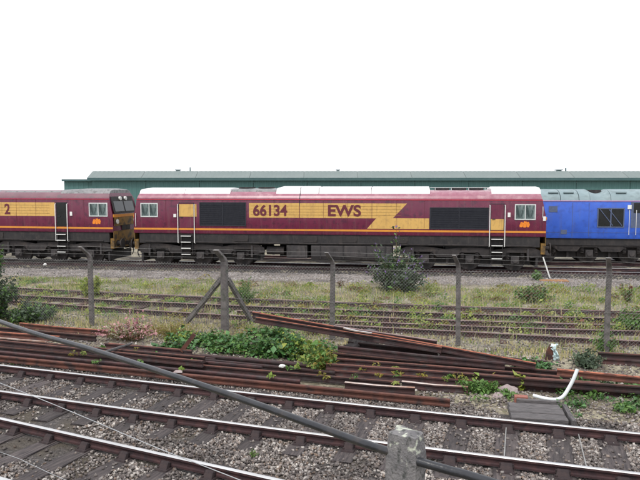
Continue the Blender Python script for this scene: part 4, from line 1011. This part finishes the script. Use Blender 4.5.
tag(stones('ballast_stones', np.stack([X, Y, Z], 1), .012, .029, 'stones'), 'grey and white ballast stones loose between the near rails', 'ballast', kind='stuff')
n = 30000; s = rng.uniform(-22, 24, n); of = -2.25-3.2*rng.uniform(0, 1, n)**1.3
P_ = np.array([lp(a, b) for a, b in zip(s, of)]); P_[:, 2] = -.17-np.maximum(0, -of-4.5)*.15
tag(stones('ballast_stones', P_, .025, .055, 'stones_far'), 'pale ballast along the track in front of the locomotives', 'ballast', kind='stuff')

n = 9000; s = rng.uniform(-22, 24, n); of = -2.5+2.9*rng.uniform(0, 1, n)
P_ = np.array([lp(a, b) for a, b in zip(s, of)]); P_[:, 2] = -.165; k = np.abs(of+.753) > .1; P_ = P_[k]
tag(stones('ballast_stones', P_, .025, .05, 'stones_dark'), 'dark ballast under the locomotives', 'ballast', kind='stuff')
n = 26000; X = rng.uniform(-13, 14, n); Y = np.polyval(c1, X)+1.0+rng.uniform(0, 1, n)**1.6*6.5
k = (X > 1.2) | (Y > np.polyval(c1, X)+2.2); X, Y = X[k], Y[k]
P_ = np.stack([X, Y, np.array([gz(a, b) for a, b in zip(X, Y)])+.006], 1)
tag(stones('ballast_stones', P_, .012, .032, 'stones'), 'loose stones and cinders around the rail pile', 'ballast', kind='stuff')
# ------------------------------------------------------------------ vegetation
def fbm(x, y, f, seed): 
    return np.array([mnoise.noise(Vector((a*f, b*f, seed))) for a, b in zip(x, y)])
def blades(name, X, Y, h0, h1, w_, mat_, label, lean=.35, Z=None):
    n = len(X); Z = np.array([gz(a, b) for a, b in zip(X, Y)])-.01 if Z is None else Z
    a = rng.uniform(0, 2*PI, n); h = rng.uniform(h0, h1, n); l = rng.uniform(0, lean, n)*h; b = rng.uniform(0, 2*PI, n)
    dx = np.cos(a)*w_*rng.uniform(.6, 1.3, n); dy = np.sin(a)*w_
    v = np.zeros((n, 5, 3)); tx, ty = np.cos(b)*l, np.sin(b)*l
    v[:, 0] = np.stack([X-dx, Y-dy, Z], 1); v[:, 1] = np.stack([X+dx, Y+dy, Z], 1)
    v[:, 2] = np.stack([X-dx*.7+tx*.35, Y-dy*.7+ty*.35, Z+h*.6], 1); v[:, 3] = np.stack([X+dx*.7+tx*.35, Y+dy*.7+ty*.35, Z+h*.6], 1)
    v[:, 4] = np.stack([X+tx, Y+ty, Z+h*.95], 1)
    F = np.array([(0, 1, 3), (0, 3, 2), (2, 3, 4)]); F = (F[None]+(np.arange(n)*5)[:, None, None]).reshape(-1, 3)
    o = link(name, fast_mesh(name, v.reshape(-1, 3), F, mat_)); tag(o, label, 'grass', kind='stuff'); return o
def field(n, x0, x1, y0, y1, f, seed, thr, soft=.12):
    X = rng.uniform(x0, x1, n); Y = rng.uniform(y0, y1, n)
    v = .65*fbm(X, Y, f, seed)+.35*fbm(X, Y, f*3.1, seed+5)
    k = v+rng.normal(0, soft, n) > thr
    return X[k], Y[k]
def not_on(X, Y, curves, g):
    k = np.ones(len(X), bool)
    for c in curves: k &= np.abs(Y-np.polyval(c, X)) > g
    return X[k], Y[k]
def clear_rails(X, Y, g=.38, keep=.12):
    k = np.ones(len(X), bool)
    for c in (ca, cb, cc, cdd, ce):
        q = np.polyval(c, X)-Y; k &= ~((q > -.06) & (q < g) & (rng.uniform(0, 1, len(X)) > keep))
    return X[k], Y[k]
def loco_off(X, Y): return (X-MAIN.x)*N.x+(Y-MAIN.y)*N.y
fence_y = lambda X: FB[1].y+(X-FB[1].x)*(FB[5].y-FB[1].y)/(FB[5].x-FB[1].x)
# green grass strip between pale ballast and sidings, thinning over the sidings
X, Y = field(80000, -17, 17, 14.5, 28.5, .55, 11., .0)
k = loco_off(X, Y) < -5.0; X, Y = X[k], Y[k]
k = (Y > fence_y(X)-1.2); X, Y = X[k], Y[k]
mid = (Y < np.polyval(ca, X)+.5); k = (~mid) | (rng.uniform(0, 1, len(X)) < .5); X, Y = X[k], Y[k]
X, Y = clear_rails(X, Y)
blades('green_grass', X, Y, .04, .17, .012, 'grass', 'green grass and weeds growing over the sidings')
X, Y = field(60000, -17, 17, 14.3, 26.5, .6, 23., .06)
k = (loco_off(X, Y) < -5.6) & (Y > fence_y(X)-1.3); X, Y = X[k], Y[k]
mid = (Y < np.polyval(ca, X)+.3) & (Y > np.polyval(cc, X)); k = (~mid) | (rng.uniform(0, 1, len(X)) < .55); X, Y = X[k], Y[k]
X, Y = clear_rails(X, Y)
blades('dry_grass', X, Y, .03, .13, .011, 'straw', 'bleached dry grass along the fence and between the old rails')
# denser straw just behind the pile, right
X, Y = field(16000, -1, 9, 13, 18.5, 1.1, 51., -.02); k = np.abs(Y-fence_y(X)-.1) < .9; X, Y = clear_rails(X[k], Y[k])
blades('dry_grass', X, Y, .03, .13, .009, 'straw', 'pale straw-coloured grass at the foot of the fence on the right')
X, Y = field(16000, -11, -2, 15, 20.5, 1.1, 61., -.02); k = np.abs(Y-fence_y(X)-.6) < .9; X, Y = clear_rails(X[k], Y[k])
blades('dry_grass', X, Y, .04, .18, .009, 'straw', 'pale straw-coloured grass at the foot of the fence on the left')
X, Y = field(9000, -12, 14, 15.5, 25, 1.3, 77., .16); k = Y > fence_y(X)+.1; X, Y = clear_rails(X[k], Y[k], .25, .3)
blades('seeding_grass', X, Y, .16, .42, .007, 'straw', 'taller seeding grass stems in tufts over the sidings', .5)
X, Y = field(9000, -12, 14, 15.5, 26, 1.2, 87., .14); k = (Y > fence_y(X)+.1) & (loco_off(X, Y) < -5.2); X, Y = clear_rails(X[k], Y[k], .25, .3)
blades('seeding_grass', X, Y, .14, .34, .009, 'grass', 'taller green tufts over the sidings', .6)
# bank on the camera's side
X, Y = field(14000, -7, 4, -2, 6.5, .6, 31., -.2)
k = (X*n3.x+(Y-c4[1])*n3.y > 1.1) & ~((np.abs(X) < .5) & (np.abs(Y) < .5)) & (np.array([gz(a, b) for a, b in zip(X, Y)]) < 3.75-.4668*Y-.4); X, Y = X[k], Y[k]
blades('green_grass', X, Y, .06, .22, .006, 'grass', 'rough grass on the bank below the tube rail')

def leaves(P_, size, up=.5, asp=.55):
    """small folded leaves at points P_ -> verts, faces (4 tris)"""
    n = len(P_); nrm_ = rng.normal(0, 1, (n, 3)); nrm_[:, 2] = np.abs(nrm_[:, 2])+up; nrm_ /= np.linalg.norm(nrm_, axis=1)[:, None]
    t = rng.normal(0, 1, (n, 3)); t -= nrm_*np.sum(t*nrm_, 1)[:, None]; t /= np.linalg.norm(t, axis=1)[:, None]; b = np.cross(nrm_, t)
    s = (size*np.exp(rng.normal(-.12, .42, n)))[:, None]
    v = np.zeros((n, 5, 3)); v[:, 0] = P_-t*s*.5; v[:, 1] = P_+b*s*asp*.5+nrm_*s*.08; v[:, 2] = P_+t*s*.5-nrm_*s*.12; v[:, 3] = P_-b*s*asp*.5+nrm_*s*.08; v[:, 4] = P_-nrm_*s*.02
    F = np.array([(0, 1, 4), (1, 2, 4), (2, 3, 4), (3, 0, 4)]); F = (F[None]+(np.arange(n)*5)[:, None, None]).reshape(-1, 3)
    return v.reshape(-1, 3), F
def plant(name, label, cat, base, H, spread, nst, per, lsize, lmat, stem_r=.008, stem_mat='stem', start=.15, droop=.2, flower=None, fper=14, fsize=.04, flen=.18, jit=.06, group=None, asp=.55, up=.5, ell=(1, 1), second=None):
    rr = random.Random(hash((round(base[0]*100), round(base[1]*100))) & 0xffff)
    T = thing(name, label, cat, base, group=group); st = MB(); LP = []; FP = []; LP2 = []
    for i in range(nst):
        a = rr.uniform(0, 2*PI); q = math.sqrt(rr.uniform(0, 1)); ox, oy = math.cos(a)*q*spread*ell[0], math.sin(a)*q*spread*ell[1]
        h = H*rr.uniform(.4, 1)*(1-.45*q*q)*(1.35 if rr.random() < .12 else 1); bx, by = ox*.25, oy*.25
        pts = []
        for k in range(6):
            t = k/5; zz = h*(t-droop*q*t*t); pts.append(Vector((bx+(ox-bx)*t**1.3+rr.uniform(-.02, .02), by+(oy-by)*t**1.3+rr.uniform(-.02, .02), max(-.02, zz)-.03*(k == 0))))
        st.tube(pts, [stem_r*(1-.12*k) for k in range(6)], 4, 0, False)
        for k in range(per):
            t = start+(1-start)*rr.random(); j = min(4, int(t*5)); f_ = t*5-j; p = pts[j].lerp(pts[j+1], f_)
            g_ = jit*(1-.5*t); v = p+Vector((rr.gauss(0, g_), rr.gauss(0, g_), rr.gauss(0, g_*.7)))
            if v.z > .01: (LP2 if (second and rr.random() < second[1]) else LP).append(v)
        if flower:
            d = (pts[-1]-pts[-2]).normalized()
            for k in range(fper):
                t = rr.random(); FP.append(pts[-1]+d*flen*(t-.4)+Vector((rr.gauss(0, .025), rr.gauss(0, .025), rr.gauss(0, .02)))*(1.2-t))
    link('stem', st.mesh('stem', stem_mat, fix=False), T)
    if LP: v, f = leaves(np.array(LP), lsize, up, asp); tag(link('foliage', fast_mesh('foliage', v, f, lmat), T), kind='stuff')
    if LP2: v, f = leaves(np.array(LP2), lsize, up, asp); tag(link('foliage', fast_mesh('foliage', v, f, second[0]), T), kind='stuff')
    if FP: v, f = leaves(np.array(FP), fsize, .2, .7); tag(link('blossom', fast_mesh('blossom', v, f, flower), T), kind='stuff')
    return T
def at(px, py, dz=0):
    p = gp(px, py, -.16); return (p.x, p.y, gz(p.x, p.y)-.01)
# butterfly bush in front of the loco line
plant('butterfly_bush', 'dark rounded bush with purple flower spikes in front of the locomotive', 'bush', at(397, 291), 2.15, 1.2, 64, 95, .12, 'shrub', .014, start=.05, droop=.25, flower='purple', fper=8, fsize=.045, flen=.2, jit=.17, asp=.4, ell=(1, .8), second=('leaf', .12))
# left bush
plant('leafy_bush', 'dark green leafy bush at the left edge beside the fence', 'bush', at(-14, 322), 3.0, .95, 50, 130, .12, 'shrub', .012, start=.05, flower=None, jit=.13, second=('leaf', .35))
plant('leafy_bush', 'low dark green leafy bush spreading right of the tall one at the left edge', 'bush', at(28, 321), .75, .85, 30, 110, .1, 'shrub', .01, start=.05, jit=.12, second=('leaf', .3))
plant('yellow_shrub', 'yellow-green sapling right behind the leftmost fence post', 'shrub', at(91, 296), 1.15, .42, 18, 70, .11, 'lime', .008, start=.2, jit=.09)
plant('green_shrub', 'feathery green plant behind the right strut of the straining post', 'shrub', at(245, 303), 1.0, .42, 26, 70, .07, 'leaf', .007, jit=.07, start=.1, asp=.3)
plant('willowherb', 'pink-flowered willowherb clump in front of the leftmost fence post', 'wildflower', at(128, 341), .62, .75, 46, 12, .08, 'redleaf', .006, flower='magenta', fper=14, fsize=.042, flen=.26, jit=.05, ell=(1.1, .4), asp=.3)
plant('willowherb', 'taller pink flower spikes at the right side of the pink clump', 'wildflower', at(142, 340), .8, .22, 9, 12, .08, 'redleaf', .006, flower='magenta', fper=18, fsize=.045, flen=.3, jit=.05, asp=.3)
plant('dry_weeds', 'yellowed tall weeds between the pink flowers and the brambles', 'weeds', at(172, 340), .8, .7, 60, 16, .06, 'yellow', .005, 'stalk_dry', jit=.05, ell=(1, .4), asp=.3)
plant('dry_weeds', 'straw-brown seed stalks behind the pink flowers', 'weeds', at(150, 336), .6, .6, 50, 8, .05, 'straw', .005, 'stalk_dry', jit=.04, ell=(1, .4), asp=.3)
BR = 'brambles in front of the straining post'
for px, py, h, sp, lab in ((188, 343, .34, .6, 'lowest bramble patch, trailing left towards the yellowed weeds'), (212, 346, .42, .7, 'low bright bramble patch at the left end of the thicket'), (240, 352, .55, .8, 'bramble clump under the straining post'), (270, 356, .66, .8, 'bramble clump in the middle of the thicket, above the white litter'), (303, 358, .7, .75, 'tallest bramble clump, under the raised slanting rails'), (272, 343, .6, .8, 'bramble clump at the back of the thicket, under the raised rail ends')):
    plant('bramble', lab, 'bramble', at(px, py), h*1.05, sp*1.1, 46, 46, .078, 'bramble', .007, droop=.5, jit=.1, group=BR, ell=(1.15, .65), asp=.75, up=1.0, start=.1, second=('lime' if px > 290 or px < 200 else 'leaf', .3))
plant('bramble', 'thin bramble runner trailing over the stack left of the thicket', 'bramble', at(176, 351), .42, .5, 16, 26, .09, 'bramble', .006, droop=.7, jit=.08, ell=(1.3, .3), asp=.75, up=1.0, group=BR)
plant('yellow_weed', 'tall weed with yellowing leaves in front of the middle fence post', 'weeds', at(322, 374), .78, .32, 16, 40, .09, 'leaf', .008, jit=.07, second=('yellow', .4), start=.1)
plant('yellow_weed', 'bushy olive weed right of the tallest bramble clump', 'weeds', at(312, 368), .7, .42, 26, 40, .065, 'grass', .006, jit=.08, second=('leaf', .4), start=.1)
plant('dry_weeds', 'brown dead stalks just left of the middle fence post base', 'weeds', at(331, 371), .75, .12, 12, 14, .06, 'yellow', .01, 'stalk_dry', jit=.04)
plant('ivy', 'green ivy trailing over the right end of the slanting rails', 'ivy', at(533, 372), .45, .5, 22, 30, .085, 'bramble', .006, droop=.6, jit=.07, asp=.8, up=1.0, ell=(1, .5))
plant('ivy', 'pale yellow-green climbing shoot left of the timber cover', 'ivy', at(519, 391), .55, .14, 8, 20, .08, 'lime', .006, jit=.05, asp=.8)
plant('weed_clump', 'green weeds at the open end of the front rails', 'weeds', at(478, 394), .3, .5, 26, 26, .07, 'leaf', .005, jit=.07, ell=(1.2, .5))
plant('dark_shrub', 'dark green weed clump behind the bright rail on the right', 'weeds', at(588, 367), .42, .42, 24, 50, .07, 'shrub', .006, jit=.08)
plant('post_weeds', 'green weeds climbing the base of the rightmost fence post', 'weeds', at(604, 352), .7, .32, 18, 40, .07, 'leaf', .006, jit=.07)
plant('red_green_shrub', 'low reddish-green shrub near the foot of the white lever', 'shrub', at(532, 301), .72, .85, 34, 60, .09, 'leaf', .008, jit=.1, second=('redleaf', .35), ell=(1, .6))
plant('red_stalk_weed', 'reddish dock stalks right of the rightmost fence post', 'weeds', at(628, 302), 1.1, .4, 14, 26, .07, 'redleaf', .008, jit=.05, second=('leaf', .4))
plant('lever_weed', 'small green weed at the left of the white lever', 'weeds', at(536, 280), .5, .28, 14, 40, .08, 'leaf', .006, jit=.07)
plant('weed_clump', 'green weeds at the right frame edge beyond the rightmost fence post', 'weeds', at(634, 330), .7, .6, 26, 40, .08, 'leaf', .006, jit=.08)
plant('ballast_weed', 'tiny green weed on the ballast between the near rails', 'weeds', (gp(253, 456, -.18).x, gp(253, 456, -.18).y, -.19), .16, .09, 12, 8, .03, 'leaf', .003, jit=.02)
# scattered low weeds nobody could count, one mass for each patch
def weed_mass(label, spots, lmats):
    for q, lm in enumerate(lmats):
        LP = []
        for (b_, h, sp, k) in spots[q::len(lmats)]:
            a = rng.uniform(0, 2*PI, k); r_ = np.sqrt(rng.uniform(0, 1, k))*sp
            z = rng.uniform(.05, 1, k)*h*(1-.6*(r_/sp)**2)
            LP.append(np.stack([b_[0]+np.cos(a)*r_, b_[1]+np.sin(a)*r_*.7, b_[2]+.015+z], 1))
        v, f = leaves(np.concatenate(LP), .065, .6, .5)
        tag(link('ground_weeds', fast_mesh('ground_weeds', v, f, lm)), label, 'weeds', kind='stuff')
U_ = rng.uniform
weed_mass('small weeds on the cinders right of the timber cover', [(at(U_(560, 650), U_(383, 416)), .16, .17, 50) for _ in range(40)], ['leaf', 'bramble'])
weed_mass('small weeds along the front of the rail stack', [(at(px, 361+px*.08+U_(-1.5, 1.5)), .13, .15, 40) for px in U_(5, 150, 12)], ['leaf'])
weed_mass('low weeds growing among the siding rails', [(at(U_(235, 645), U_(284, 336)), U_(.12, .36), U_(.15, .45), 110) for _ in range(210)], ['grass', 'leaf', 'lime', 'grass', 'redleaf', 'yellow'])
weed_mass('low weeds beside the sidings on the left', [(at(U_(15, 240), U_(280, 318)), U_(.12, .3), U_(.15, .4), 90) for _ in range(80)], ['leaf', 'grass', 'lime', 'yellow'])
weed_mass('weeds pushing up between the stacked rails', [(tuple(gp(px, 350+px*.07+U_(-9, 9), .03)), U_(.06, .16), U_(.05, .12), 22) for px in U_(60, 520, 34)], ['leaf', 'grass', 'yellow'])
weed_mass('green weeds on the open ballast at the end of the front rails', [(at(U_(455, 520), U_(384, 402)), .14, .16, 40) for _ in range(14)], ['leaf'])
for o in bpy.data.objects:
    if '_world' in o: del o['_world']
